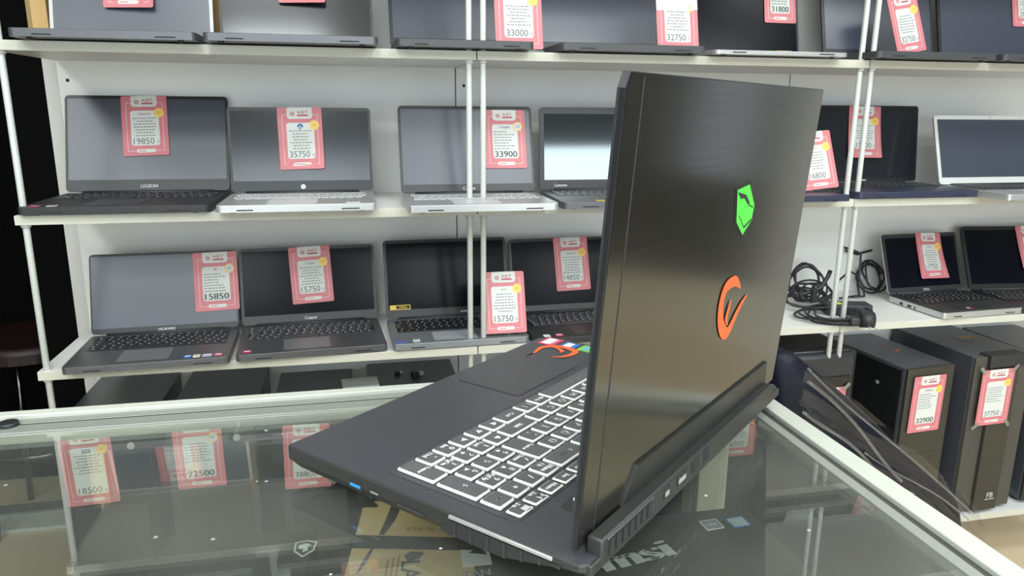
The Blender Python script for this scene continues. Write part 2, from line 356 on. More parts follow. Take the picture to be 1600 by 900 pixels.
# ------------------------------------------------------------------ laptops on the shelves
def laptop(zs, hl, hr, top, label, depth=.235, lean=None, body=K_DARK, lidm=K_BLACK, bez=K_BLACK, scr=K_SCREEN, keys=K_MATTE, mark='', stickers=(), Yh=None, keyp=K_BLACK, tb=.018, bz=(.007, .009, .022), rotz=None, W=None, markx=0, H=None, base_m=None, name='laptop', badge=None, sidem=None, port=False, tl_px=None):
    """hl, hr: pixels of the hinge line ends; top: pixel height of the lid's top edge"""
    z = S[zs]; lean = 17 if lean is None else lean
    if Yh is None:
        A = on_z(*hl, z+tb); B = on_z(*hr, z+tb)
        if rotz is None: rot = math.degrees(math.atan2(B.y-A.y, B.x-A.x))
        else: rot = rotz
    else:
        A = on_y(*hl, Yh); B = on_y(*hr, Yh); rot = rotz or 0
    C = (A+B)/2; wd = W or (B-A).xy.length
    if W: C = A + Vector((math.cos(R(rot)), math.sin(R(rot)), 0))*W/2
    depth = min(depth, .5)
    M = T(C.x, C.y, z) @ RZ(rot)
    lidM = T(0, 0, tb) @ RX(90-lean)            # x right, y up the lid, z toward the user
    if H is None:
        tx = (hl[0]+hr[0])/2 if tl_px is None else tl_px
        H = in_frame(tx, top, M @ lidM).y
    o = thing(name, M, label, 'laptop', {0: 'laptops on the shelf above the picture', 1: 'laptops on the topmost shelf', 2: 'laptops on the second shelf', 3: 'laptops on the third shelf'}[zs])
    X = wd/2
    fm = sidem or body
    b = MB()                                     # base: wedge body with rounded corners
    b.prism(rrect(-X, X, -depth, .004, .010), .003, tb-.003, fm)
    b.prism(rrect(-X, X, -depth, .004, .010), tb-.003, tb, body, bev=.0012)
    for sx in (-1, 1):
        for sy in (-depth+.02, -.02): b.cyl((sx*(X-.03), sy, 0), (sx*(X-.03), sy, .004), .006, K_MATTE, 10)
    b.box(-X*.75, -X*.55, -depth-.0004, -depth+.001, .006, .0085, SEAM); b.box(X*.55, X*.78, -depth-.0004, -depth+.001, .006, .0085, SEAM)
    b.build('base', o)
    kx = X-.018; ky0, ky1 = -.118, -.018
    b = MB(); b.flat([(-kx, ky0), (kx, ky0), (kx, ky1), (-kx, ky1)], tb+.0003, keyp)
    rows = 6; rh = (ky1-ky0)/rows
    rr = random.Random(label)
    for r_ in range(rows):
        x = -kx+.001+rr.choice((0, .004, .007)); y0 = ky0+rh*r_+.0012; n = 0
        while x < kx-.008:
            ww = .0155
            if r_ == 0 and -kx*.55 < x < -kx*.5+.02: ww = .085
            elif n == 0: ww = .0155+.004*(r_ % 4)
            x1 = min(x+ww, kx-.001)
            b.box(x, x1, y0, y0+rh-.0025, tb+.0003, tb+.0016, keys)
            lg = INKB if keys == K_LIGHT else LOGOW
            if x1-x < .03: b.flat([(x+.003, y0+.007), (x+.0065, y0+.007), (x+.0065, y0+.0105), (x+.003, y0+.0105)], tb+.0018, lg)
            x = x1+.0028; n += 1
    b.build('keyboard', o)
    b = MB(); px = -X*.08; b.prism(rrect(px-.052, px+.052, -depth+.014, -.130, .003), tb, tb+.0005, body); b.flat(rrect(px-.051, px+.051, -depth+.015, -.131, .003), tb+.0007, mat('touchpad_face_'+body.name, tuple(c*1.25 for c in body.node_tree.nodes['Principled BSDF'].inputs['Base Color'].default_value[:3]), .3)); b.build('touchpad', o)
    b = MB()
    b.cyl((-X*.8, .0, tb+.001), (X*.8, 0, tb+.001), .0042, K_MATTE, 10)
    b.build('hinge', o)
    # lid shell with bezel
    t = .0055; b = MB(lidM)
    b.prism(rrect(-X, X, .003, H, .009), -t, -.0012, lidm)
    b.prism(rrect(-X, X, .003, H, .009), -.0012, 0, bez)
    b.cyl((0, H-.0045, -.0003), (0, H-.0045, .0004), .0016, SEAM, 8)
    b.build('lid', o)
    b = MB(lidM); b.prism([(-X+bz[0], bz[2]), (X-bz[0], bz[2]), (X-bz[0], H-bz[1]), (-X+bz[0], H-bz[1])], .0002, .0007, scr); b.build('screen', o)
    if mark:
        b = MB(lidM)
        if mark == 'hp': b.flat(circ(0, bz[2]*.5, .0055), .0008, LOGOW); b.text('hp', .004, 0, bz[2]*.5, .001, K_BLACK)
        elif mark == 'X':
            for sg in (-1, 1): b.face([(sg*.000, bz[2]*.40, .0008), (sg*.0075, bz[2]*.72, .0008), (sg*.009, bz[2]*.62, .0008), (sg*.002, bz[2]*.25, .0008)], LOGOW)
        elif mark == '-': b.flat([(-.016, bz[2]*.45), (.016, bz[2]*.45), (.016, bz[2]*.62), (-.016, bz[2]*.62)], .0008, LOGOW)
        else: b.text(mark, min(.0075, bz[2]*.42), markx, bz[2]*.5, .0008, LOGOW, bold=.0002)
        b.build('maker_mark', o)
    for i, (sx, c, c2, ww) in enumerate(stickers):
        b = MB(); b.prism(rrect(sx*X-ww/2, sx*X+ww/2, -depth+.012, -depth+.030, .002), tb, tb+.0006, c)
        b.flat([(sx*X-ww*.35, -depth+.019), (sx*X+ww*.35, -depth+.019), (sx*X+ww*.35, -depth+.026), (sx*X-ww*.35, -depth+.026)], tb+.0008, c2); b.build('sticker', o)
    if badge:
        b = MB(lidM); b.prism([(-X+.010, .024), (-X+.062, .024), (-X+.062, .036), (-X+.010, .036)], .0008, .0012, S_YEL); b.flat([(-X+.026, .026), (-X+.060, .026), (-X+.060, .034), (-X+.026, .034)], .0014, SEAM)
        b.text(badge, .006, -X+.043, .030, .0016, S_YEL, wmax=.032); b.build('sticker', o)
    if port:
        b = MB(); 
        for yy, ww in ((-.05, .012), (-.08, .014), (-.10, .005)): b.box(-X-.0004, -X+.001, yy-ww/2, yy+ww/2, .005, .0115, SEAM)
        b.build('port', o)
    return o, M @ lidM, H, M

def tag_on(lidM, px, py, price, label, rot=0, off=.0032, **kw):
    p = in_frame(px, py, lidM @ T(0, 0, off)); return price_tag(lidM @ T(p.x, p.y, off) @ RZ(rot), price, label, **kw)

rows = 'pink price tags'
# second row from the top ------------------------------------------------
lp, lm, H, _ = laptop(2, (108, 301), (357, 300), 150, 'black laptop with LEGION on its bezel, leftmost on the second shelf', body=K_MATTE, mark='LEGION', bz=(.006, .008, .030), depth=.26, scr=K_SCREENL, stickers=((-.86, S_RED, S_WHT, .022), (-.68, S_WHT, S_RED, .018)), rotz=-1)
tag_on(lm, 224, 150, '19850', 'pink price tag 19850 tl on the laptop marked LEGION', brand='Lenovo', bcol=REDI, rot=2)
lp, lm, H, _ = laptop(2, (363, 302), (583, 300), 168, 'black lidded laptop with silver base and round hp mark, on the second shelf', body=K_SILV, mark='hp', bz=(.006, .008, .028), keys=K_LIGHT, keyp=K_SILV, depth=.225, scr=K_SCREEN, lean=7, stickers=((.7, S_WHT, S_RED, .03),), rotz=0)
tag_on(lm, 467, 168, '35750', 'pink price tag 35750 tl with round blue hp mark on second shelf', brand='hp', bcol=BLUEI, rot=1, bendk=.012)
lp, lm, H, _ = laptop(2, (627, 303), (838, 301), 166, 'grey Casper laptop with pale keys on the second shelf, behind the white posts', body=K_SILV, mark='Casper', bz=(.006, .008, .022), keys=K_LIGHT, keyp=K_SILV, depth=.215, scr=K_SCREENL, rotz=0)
tag_on(lm, 787, 172, '33900', 'pink price tag 33900 with blue Casper heading on second shelf', brand='Casper', bcol=BLUEI, seal='cream', tl=False, bold=.0004, left=True)
lp, lm, H, _ = laptop(2, (842, 297), (1060, 296), 168, 'dark grey laptop with half-white screen glare left of the open lid, second shelf', body=K_GREY, mark='Lenovo', markx=-.125, bz=(.012, .016, .026), depth=.24, stickers=((-.5, S_YEL, S_GRN, .02),), keys=K_GREY, rotz=-2, scr=K_MIRR, lean=6.6)
lp, lm, H, _ = laptop(2, (1075, 292), (1245, 290), 168, 'dark blue laptop mostly hidden behind the open lid', body=mat('navy_plastic', (.03, .035, .07), .4), depth=.235, rotz=0)
lp, lm, H, _ = laptop(2, (1252, 286), (1436, 285), 165, 'dark laptop with navy base behind the two right posts, on the second shelf', body=mat('navy_plastic', (.03, .035, .07), .4), mark='-', markx=0, bz=(.008, .008, .014), depth=.235, rotz=0, scr=K_SCREEN, lean=7)
tag_on(lm, 1352, 166, '15900', 'pink price tag behind the two right posts on the second shelf', brand='hp', bcol=REDI, rot=-1, bendk=.01, left=False)
lp, lm, H, _ = laptop(2, (1469, 290), (1640, 287), 181, 'silver framed laptop without a price tag, far right on the second shelf', body=K_SILV, lidm=K_SILV, bez=mat('silver_bezel', (.6, .61, .60), .4), bz=(.010, .011, .022), depth=.225, keys=K_MATTE, keyp=K_SILV, scr=K_SCREENL, rotz=0)
# third row ---------------------------------------------------------------
lp, lm, H, _ = laptop(3, (143, 526), (374, 512), 394, 'dark grey laptop with a row of four small stickers, leftmost on the third shelf', body=K_GREY, mark='HUAWEI', bz=(.004, .006, .016), depth=.225, scr=K_SCREENL, keys=K_BLACK, keyp=K_BLACK, stickers=((.47, S_BLUE, S_WHT, .016), (.58, S_WHT, S_YEL, .014), (.71, mat('pale_sticker', (.35, .45, .55), .3), S_WHT, .020), (.85, S_RED, S_WHT, .017)))
tag_on(lm, 335, 394, '15850', 'pink price tag 15850 in bold on leftmost laptop of the third shelf', brand='(m)', bcol=REDI, seal='cream', tl=False, bold=.0005, left=True, rot=1)
lp, lm, H, _ = laptop(3, (379, 511), (590, 497), 385, 'black laptop with Casper on its bezel, second from left on the third shelf', body=K_GREY, mark='Casper', bz=(.006, .008, .024), depth=.225, keys=K_DARK, scr=K_SCREENB, stickers=((-.86, S_RED, S_WHT, .018),))
tag_on(lm, 482, 385, '15750', 'pink price tag 15750 tl on the black Casper laptop, third shelf', brand='Casper', bcol=INK, rot=2)
lp, lm, H, _ = laptop(3, (604, 500), (796, 489), 373, 'silver based laptop with small yellow badge at the screen corner, third shelf', body=mat('steel_grey_metal', (.26, .28, .31), .35, metal=.5), mark='acer', markx=.04, bz=(.007, .008, .024), depth=.21, keys=K_BLACK, scr=K_SCREENB, stickers=((-.88, S_BLUE, S_RED, .024), (-.66, S_WHT, S_TEAL, .016)), badge='144Hz')
lp, lm, H, _ = laptop(3, (801, 491), (990, 480), 371, 'black laptop with grey keys right behind the stickers of the open laptop', body=K_MATTE, bz=(.007, .008, .020), depth=.225, keys=K_GREY, scr=K_SCREENB, stickers=((-.80, S_WHT, S_WHT, .016), (-.62, S_RED, S_WHT, .018)))
tag_on(lm, 890, 371, '14850', 'pink price tag 14850 tl on black laptop left of the open lid', brand='Lenovo', bcol=INK, w=.095, h=.142, rot=1)
lp, lm, H, _ = laptop(3, (1382, 458), (1514, 455), 364, 'small laptop with silver rim and DELL mark on the third shelf beside the cables', body=K_MATTE, lidm=K_SILV, bez=K_MATTE, sidem=K_SILV, mark='DELL', bz=(.010, .012, .018), depth=.20, tb=.022, rotz=3, scr=K_SCREENB, keys=K_BLACK, stickers=((-.25, S_RED, S_WHT, .016),), port=True, lean=20)
tag_on(lm, 1449, 364, '11750', 'pink price tag 11750 tl with curled lower corner on the small laptop', brand='DELL', bcol=INK, rot=-2, bendk=.012, w=.088, h=.138)
lp, lm, H, _ = laptop(3, (1521, 455), (1680, 448), 353, 'black laptop at the right edge of the third shelf', body=K_BLACK, bz=(.010, .012, .018), depth=.21, lean=24, scr=K_SCREENB, rotz=-6)
tag_on(lm, 1606, 353, '17500', 'pink price tag cut by the right picture edge on the third shelf', brand='', bendk=.015, w=.088, h=.138)
# topmost row -------------------------------------------------------------
YH1 = 1.80
lp, lm, H, _ = laptop(1, (79, 58), (334, 58), 0, 'laptop with thin silver frame, leftmost on the topmost shelf', Yh=YH1, body=K_GREY, bez=mat('silver_bezel', (.6, .61, .60), .4), lidm=K_SILV, bz=(.007, .007, .007), depth=.215, H=.235, scr=K_SCREENL, rotz=0, lean=12)
tag_on(lm, 197, -96, '29500', 'pink price tag of which only the lower edge shows on leftmost top laptop', bendk=.01, h=.148)
lp, lm, H, _ = laptop(1, (345, 62), (584, 66), 0, 'dark grey laptop second from left on the topmost shelf', Yh=YH1, body=K_GREY, bz=(.006, .008, .020), depth=.225, H=.235, scr=K_SCREEN, lean=12)
tag_on(lm, 468, -94, '27500', 'pink price tag of which only the lower edge shows on second top laptop', bendk=.012)
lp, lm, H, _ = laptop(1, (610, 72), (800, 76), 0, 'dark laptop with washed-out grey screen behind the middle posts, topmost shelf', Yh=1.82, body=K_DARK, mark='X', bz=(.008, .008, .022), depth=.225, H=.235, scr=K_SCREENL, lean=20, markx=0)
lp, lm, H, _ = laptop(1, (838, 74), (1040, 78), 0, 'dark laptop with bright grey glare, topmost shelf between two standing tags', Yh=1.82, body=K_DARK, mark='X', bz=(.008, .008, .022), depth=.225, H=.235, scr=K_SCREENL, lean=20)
lp, lm, H, _ = laptop(1, (1060, 74), (1250, 77), 0, 'black laptop with row of badges and orange label under its screen, topmost shelf', Yh=1.80, body=K_SILV, bz=(.006, .008, .016), depth=.20, H=.235, scr=K_SCREENB, lean=12, tb=.012)
b = MB(lm); b.prism([(-.0, .004), (.145, .004), (.145, .019), (-.0, .019)], .0008, .0012, SEAM); 
b.text('Ardor', .006, .018, .0115, .0015, LOGOW)
for q in range(3): b.flat(rrect(.045+q*.017, .055+q*.017, .0065, .0165, .002), .0014, K_GREY)
b.flat([(.105, .005), (.145, .005), (.145, .018), (.105, .018)], .0014, mat('orange_label', (.65, .32, .12), .4)); b.text('8 cores', .005, .127, .0115, .0016, SEAM)
o = b.build('sticker'); o.parent = lp; o.matrix_parent_inverse = lp.matrix_world.inverted()
tag_on(lm, 1217, -52, '31800', 'pink price tag 31800 in bold on topmost shelf above the open lid', tl=False, bold=.0005, w=.088, left=True)
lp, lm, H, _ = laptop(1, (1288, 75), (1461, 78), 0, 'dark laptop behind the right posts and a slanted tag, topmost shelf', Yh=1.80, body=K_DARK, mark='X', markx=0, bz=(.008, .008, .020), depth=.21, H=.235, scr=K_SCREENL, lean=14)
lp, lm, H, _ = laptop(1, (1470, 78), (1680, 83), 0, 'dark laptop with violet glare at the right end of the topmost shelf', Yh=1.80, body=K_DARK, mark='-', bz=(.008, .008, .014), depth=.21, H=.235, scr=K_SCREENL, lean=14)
tag_on(lm, 1603, -38, '28500', 'pink price tag cut by the right picture edge on the topmost shelf', tl=True)
# one tagged laptop on the shelf above, seen mirrored in the glass
for xx, n, pr in ((-.42, 'left part', '24500'), (-.04, 'middle left part', '26500'), (.60, 'centre', '21500'), (1.12, 'right part', '23900'), (1.55, 'right end', '25900')):
    M = T(xx, 1.81, S[0]); o, lm, H, _ = laptop(0, (0, 0), (10, 0), 0, f'dark laptop on the shelf above the picture, {n}, mirrored in the glass', Yh=1.81, H=.23, W=.33, depth=.22)
    o.matrix_world = M; lm = M @ T(0, 0, .018) @ RX(73)
    price_tag(lm @ T(.02, .23, .0032), pr, f'pink price tag on the laptop above the picture, {n}')

# ------------------------------------------------------------------ tags on clear stands at shelf fronts
ACR = glass_mat('clear_acrylic', (.93, .95, .94), base=.05, dust=.02, specks=False)
def stand_tag(px, py, z, Y, price, label, rot=0, roll=0, lean=18, w=.1, h=.146, bright=False, **kw):
    """px,py: pixel of the bottom centre; the holder's foot stands on height z"""
    p = on_z(px, py, z) if Y is None else on_y(px, py, Y); M = T(p.x, p.y, z) @ RZ(rot)
    t = thing('tag_holder', M, 'clear acrylic stand holding the '+label.replace('pink price tag ', '').split(' with ')[0].split(' on the')[0], 'tag holder', 'clear stands holding price tags')
    b = MB(); b.box(-w/2, w/2, -.012, .035, 0, .003, ACR, .0008); b.build('foot', t)
    F = RX(90-lean) @ RZ(roll)
    b = MB(T(0, 0, .003) @ F); b.box(-w/2, w/2, 0, h*.9, -.003, 0, ACR, .0008); b.build('back_plate', t)
    return price_tag(M @ T(0, -.0012, .006) @ F @ T(0, h, 0), price, label, w=w, h=h, **kw)
stand_tag(791, 524, S[3]+.019, None, '15750', 'pink price tag 15750 tl with green acer heading on a stand at the middle posts', brand='acer', bcol=GREENI, rot=0)
stand_tag(812, 82, S[1]+.001, 1.652, '33000', 'pink price tag 33000 tl standing at the front of the topmost shelf', rot=0, w=.105, lean=14)
stand_tag(1060, 84, S[1]+.001, 1.652, '32750', 'pink price tag 32750 tl, upright with blank white strip on the topmost shelf', w=.1, lean=14, strip=True)  # the white strip is light glare painted on the card
stand_tag(1426, 74, S[1]+.019, 1.70, '32750', 'slanted pink price tag 32750 tl beside the right posts on the topmost shelf', roll=10, w=.085, lean=14)
stand_tag(1282, 304, S[2]+.019, 1.66, '16800', 'pink price tag 16800 tl standing on second shelf just right of open lid', brand='acer', bcol=GREENI, roll=6, rot=-4, w=.095)

# ------------------------------------------------------------------ cardboard boxes behind the top laptops
for (x0, x1, nm) in ((44, 76, 'left of the leftmost top laptop'), (331, 345, 'between the two leftmost top laptops')):
    A = on_y(x0, 40, 1.88); B = on_y(x1, 40, 1.88)
    b = MB(); b.box(A.x, B.x, 1.88, 1.955, S[1], S[1]+.29, WOOD, .001)
    b.box(A.x, A.x+(B.x-A.x)*.22, 1.8795, 1.88, S[1]+.003, S[1]+.288, KRAFT)
    tag_(b.build('cardboard_box'), 'narrow tan cardboard box standing upright '+nm, 'box', None)

# ------------------------------------------------------------------ desktop computers on the lowest shelf
GLO = mat('glossy_black_panel', (.012, .012, .013), .12, spec=.6)
MESHM = mat('black_mesh_front', (.075, .070, .058), .55, bump=.6, bscale=900)
OLIVE = mat('dark_bronze_panel', (.055, .052, .043), .35, metal=.3)
CASE = mat('graphite_case_metal', (.062, .066, .080), .28, spec=.8)
def tower(x0, x1, yf, h, label, rot=0, style='plain', depth=.36, cant=0):
    cx = (x0+x1)/2; X = (x1-x0)/2; M = T(cx, yf, S[4]) @ RZ(rot)
    t = thing('desktop_computer', M, label, 'computer', 'desktop computers on the lowest shelf'); f = .012
    b = MB()
    if style == 'round': b.prism([(-X, .02), (-X+.03, 0), (X-.03, 0), (X, .03), (X, depth), (-X, depth)], f, h, K_MATTE, bev=.012)
    else: b.box(-X, X, .012, depth, f, h, CASE, .002)
    b.build('case', t)
    for sx in (-1, 1):
        for sy in (.04, depth-.04):
            q = MB(); q.cyl((sx*(X-.02), sy, 0), (sx*(X-.02), sy, f), .012, K_BLACK, 12); q.build('foot', t)
    if style == 'plain':
        b = MB(); b.box(-X, X, 0, .012, f, h, OLIVE, .0015); b.box(-X+.001, X-.001, -.0004, .001, h*.45, h*.452, SEAM); b.build('front_panel', t)
        b = MB(); b.box(-X-.002, -X, .02, depth-.02, f+.01, h-.01, GLO, .0005); b.build('side_window', t)
        b = MB(); b.cyl((-X-.003, .10, h-.07), (-X-.0015, .10, h-.07), .006, K_SILV, 12); b.build('thumb_screw', t)
        b = MB(); b.box(.01, .03, .14, .15, h, h+.001, mat('orange_sticker', (.7, .16, .03), .4)); b.build('sticker', t)
    elif style == 'mesh':
        b = MB(); b.box(-X, X, 0, .012, f, h, MESHM, .002); b.box(-X*.42, X*.42, -.012, .0, f, h-.035, OLIVE, .003); b.build('front_panel', t)
        b = MB(); b.box(-X*.62, X*.62, -.012, .03, h-.03, h+.006, K_MATTE, .002); b.build('top_bar', t)
        b = MB(); 
        for q in range(5): b.box(.01+q*.012, .018+q*.012, .16+.004*(q % 2), .172, h, h+.0012, mat('gold_sticker', (.6, .3, .06), .4))
        b.prism(circ(.02, .165, .03, 20), h, h+.0006, GLO); b.build('sticker', t)
        b = MB(RX(90)); b.text('FB', .016, .012, .060, .0125, LOGOW, bold=.0004); b.box(-.004, .030, .046, .0475, .0121, .0125, LOGOW); b.build('maker_mark', t)
    elif style == 'round':
        b = MB(); b.box(-X+.03, X-.035, -.002, .02, f, h-.06, GLO, .003); b.build('front_panel', t)
        b = MB(); b.box(-X+.03, X-.05, .05, .065, h, h+.0015, SEAM, .0005); b.box(-X+.03, X-.03, .02, .026, h, h+.004, K_GREY, .001); b.build('top_vent', t)
    else:
        b = MB(); b.box(-X, X, 0, .012, f, h, GLO if style == 'gloss' else K_MATTE, .003); b.box(-X+.02, X-.02, -.002, 0, h*.25, h*.6, K_MATTE, .001); b.build('front_panel', t)
        b = MB(); b.cyl((X-.04, -.003, h-.05), (X-.04, 0, h-.05), .008, K_SILV, 14); b.build('power_button', t)
    return M
def tower_tag(M, px, py, price, label, rot=0, tapes=(), **kw):
    F = M @ T(0, -.014 if 'mesh' in kw.pop('on', '') else -.0045, 0) @ RX(90); p = in_frame(px, py, F)
    o = price_tag(F @ T(p.x, p.y, 0) @ RZ(rot), price, label, **kw)
    w = kw.get('w', .105); h = kw.get('h', .148)
    for (tx, ty, ta) in tapes:
        b = MB(T(tx*w/2, ty*-h, .0016) @ RZ(ta)); b.prism([(-.013, -.005), (.013, -.005), (.013, .005), (-.013, .005)], 0, .0002, TAPE); b.build('tape', o)
    return o
HT = .465
def xat(px, py, Y=1.64): return on_y(px, py, Y).x
m = tower(-.645, -.455, 1.645, HT+.01, 'black desktop computer at left end of the lowest shelf, tagged 18500', style='gloss')
tower_tag(m, 129, 676, '18500', 'pink price tag 18500 tl seen through the counter glass at far left', brand='[]', bcol=INK, w=.104, h=.170, rot=2)
m = tower(-.425, -.235, 1.645, HT+.01, 'black desktop computer second from left on the lowest shelf, tagged 22500', style='matte')
tower_tag(m, 305, 658, '22500', 'pink price tag 22500 in bold seen through the counter glass', seal='cream', tl=False, bold=.0006, w=.103, h=.160, left=True, rot=1)
m = tower(-.205, -.02, 1.645, HT-.01, 'black desktop computer on the lowest shelf, tagged 38800', style='gloss')
tower_tag(m, 478, 663, '38800', 'pink price tag 38800 tl seen through glass beside the laptop corner', w=.104, h=.158, rot=-1, tapes=((1, .9, -40),))
m = tower(.02, .25, 1.66, HT+.0, 'wide dark desktop computer with a white card on its top, below the middle posts', style='matte')
m = tower(.30, .50, 1.66, HT-.03, 'black desktop computer on the lowest shelf behind the open laptop', style='gloss')
m = tower(.56, .76, 1.66, HT-.02, 'black desktop computer on the lowest shelf hidden by the open lid', style='matte')
m = tower(.84, 1.05, 1.645, HT-.05, 'black desktop computer seen through the glass right of the laptop, tagged 16900', style='gloss')
tower_tag(m, 1157, 630, '16900', 'pink price tag 16900 tl seen through glass under the rail corner', w=.1, h=.148, tapes=())
m = tower(1.09, 1.315, 1.645, HT+.06, 'black desktop computer with rounded top corner behind the wrapped chair', style='round')
tower_tag(m, 1296, 606, '33880', 'pink price tag mostly hidden behind the plastic wrapped chair', w=.1, h=.148, tapes=((1, 0, 45),))
m = tower(1.462, 1.625, 1.655, HT, 'tall black desktop computer with glossy side window, tagged 32900', rot=6, style='plain', depth=.31)
tower_tag(m, 1455, 587, '32900', 'pink price tag 32900 in bold on tower with a glossy side', brand='FOMEO', bcol=INK, tl=False, bold=.0005, w=.112, h=.165, left=True, rot=-1)
m = tower(1.675, 1.875, 1.650, HT+.02, 'black desktop computer with mesh front and FB mark, tagged 37750', rot=3, style='mesh', depth=.31)
tower_tag(m, 1562, 577, '37750', 'taped pink price tag 37750 tl on mesh fronted tower at right edge', w=.112, h=.165, on='mesh', tapes=((-1, 0, -45), (1, 0, 45), (-1, 1, 30), (1, 1, -50)), left=True)
m = tower(1.93, 2.13, 1.66, HT, 'dark desktop computer at the right picture edge of the lowest shelf', style='matte', depth=.31)
# small things lying on the tower tops
zt = S[4]+HT+.0005
p = on_z(563, 600, zt)
b = MB(T(p.x, p.y, zt) @ RZ(4)); b.box(-.045, .045, -.032, .032, 0, .006, PAPER, .001); b.box(-.03, .02, -.01, .012, .006, .0062, PAPER)
tag_(b.build('white_box'), 'small flat white box on the dark tower top below the third shelf', 'box')
for (px, py, s_, lab) in ((623, 585, .010, 'tiny metal adapter on the dark tower top'), (652, 588, .016, 'small black and silver connector on the dark tower top')):
    p = on_z(px, py, zt); b = MB(T(p.x, p.y, zt) @ RZ(25)); b.box(-s_, s_*.2, -s_*.6, s_*.6, 0, s_*.9, K_BLACK, s_*.2); b.box(s_*.2, s_*1.1, -s_*.4, s_*.4, s_*.1, s_*.7, K_SILV, s_*.1)
    tag_(b.build('connector'), lab, 'adapter')

# ------------------------------------------------------------------ cables and charger on the third shelf
CABLE = mat('black_cable_rubber', (.02, .021, .025), .4)
def coil(b, c, n, rx, ry, tilt, lift, r=.0028, ph=0, wob=.006, seed=0):
    rr = random.Random(seed); pts = []; N = n*26
    for i in range(N):
        a = ph+2*math.pi*i/26; k = 1+.16*math.sin(i*.31+seed)+.05*math.sin(i*.9)
        v = Vector((rx*k*math.cos(a), ry*k*math.sin(a), 0)); v = Matrix.Rotation(R(tilt+6*math.sin(i*.13+seed)), 3, 'X') @ v
        pts.append(c+v+Vector((wob*math.sin(i*.17), wob*math.cos(i*.21), lift+wob*math.sin(i*.1)**2)))
    for p_ in pts: p_.z = max(p_.z, S[3]+r+.0008)
    b.tube(pts, r, CABLE, 7); return pts
z3 = S[3]
c0 = on_z(1310, 492, z3)
ch = thing('power_adapter', T(c0.x, c0.y, z3), 'black laptop charger with coiled cables and plug on the third shelf', 'charger')
Mi = ch.matrix_world.inverted()
p = on_z(1322, 484, z3+.012)
b = MB(Mi); b.box(-.062, .062, -.026, .026, 0, .030, K_MATTE, .006, M=T(p.x, p.y, z3+.002) @ RZ(-14)); b.build('brick', ch)
b = MB(Mi); b.box(-.042, -.018, -.020, .004, .0302, .0308, mat('lime_label', (.55, .75, .05), .4), M=T(p.x, p.y, z3+.002) @ RZ(-14)); b.build('sticker', ch)
b = MB(Mi); coil(b, on_z(1302, 497, z3+.005), 5, .082, .056, 5, .004, seed=2, r=.0028, wob=.014); b.build('cable', ch)
b = MB(Mi); q = on_z(1268, 474, z3); coil(b, q+Vector((0, .03, .050)), 4, .048, .052, 74, .0, seed=5, r=.0032, wob=.008); b.build('cable', ch)
b = MB(Mi); q = on_z(1256, 482, z3); coil(b, q+Vector((0, .0, .026)), 3, .066, .034, 38, .0, seed=9, r=.0030, wob=.008); b.build('cable', ch)
b = MB(Mi); coil(b, q+Vector((.03, .01, .04)), 3, .055, .030, 58, .0, seed=21, r=.0030, wob=.010)
b.tube([q+Vector((-.05, .02, .035)), q+Vector((-.01, .0, .04)), q+Vector((.04, -.01, .06)), q+Vector((.066, 0, .09)), q+Vector((.074, .004, .105))], .0062, CABLE); b.build('cable', ch)
b = MB(Mi); b.prism([(-.006, 0), (.014, 0), (.008, .03), (.002, .052), (-.003, .03)], -.006, .006, K_MATTE, M=T(q.x+.012, q.y-.02, z3+.022) @ RX(82)); b.build('connector', ch)
b = MB(Mi); pl = on_z(1343, 511, z3); P0 = on_z(1312, 497, z3)
b.tube([P0+Vector((0, 0, .006)), (P0+pl)/2+Vector((0, .004, .010)), pl+Vector((-.02, 0, .015))], .0036, CABLE)
b.box(-.028, .004, -.012, .012, .003, .026, K_MATTE, .006, M=T(pl.x, pl.y, z3+.001) @ RZ(-20)); b.cyl((pl.x-.002, pl.y-.002, z3+.021), (pl.x+.028, pl.y-.014, z3+.021), .0205, K_MATTE, 20)
for s_ in (-.007, .007): b.cyl((pl.x+.014+s_, pl.y-.024, z3+.008), (pl.x+.016+s_, pl.y-.036, z3+.004), .0024, K_SILV, 8)
b.build('plug', ch)
c1 = on_z(1356, 464, z3)
ch = thing('cable_bundle', T(c1.x, c1.y, z3), 'looped black cable bundle beside the small silver rimmed laptop', 'cable')
Mi = ch.matrix_world.inverted()
b = MB(Mi)
coil(b, c1+Vector((.045, .05, .045)), 4, .036, .044, 68, .0, seed=12, r=.0030, wob=.009)
b.tube([c1+Vector(v) for v in ((-.11, -.02, .006), (-.03, .0, .006), (-.01, .04, .03), (.0, .05, .08), (.005, .06, .12), (-.03, .06, .135), (-.055, .06, .142), (-.04, .065, .128), (.0, .07, .118), (.05, .07, .128))], .0036, CABLE)
b.tube([c1+Vector(v) for v in ((-.14, -.02, .006), (-.09, .02, .05), (-.05, .03, .075), (-.02, .03, .06), (-.005, .02, .03), (-.02, -.01, .006), (-.06, -.01, .006))], .0030, CABLE)
b.build('cable', ch)

# ------------------------------------------------------------------ glass display counter
GZ = zz(-.281); CX0, CX1, CY0, CY1 = -1.5, .400, .12, .731
ct = thing('display_counter', T((CX0+CX1)/2, (CY0+CY1)/2, 0), 'glass topped display counter with white aluminium rails', 'counter')
Mi = ct.matrix_world.inverted()
b = MB(Mi); b.box(CX0, CX1-.03, CY0, CY1-.03, GZ-.006, GZ, GLASS); b.build('glass_top', ct)
b = MB(Mi); PALE = mat('pale_aluminium', (.25, .265, .24), .4, metal=.2)
b.box(CX0, CX1, CY1-.0125, CY1, GZ-.008, GZ+.005, ALU, .001)
b.box(CX0, CX1-.021, CY1-.0240, CY1-.0127, GZ-.008, GZ+.0012, PALE, .0006)
b.box(CX0, CX1-.024, CY1-.0272, CY1-.0240, GZ-.008, GZ+.0008, GROOVE)
b.box(CX0, CX1-.034, CY1-.0445, CY1-.0272, GZ-.008, GZ+.0012, PALE, .0006)
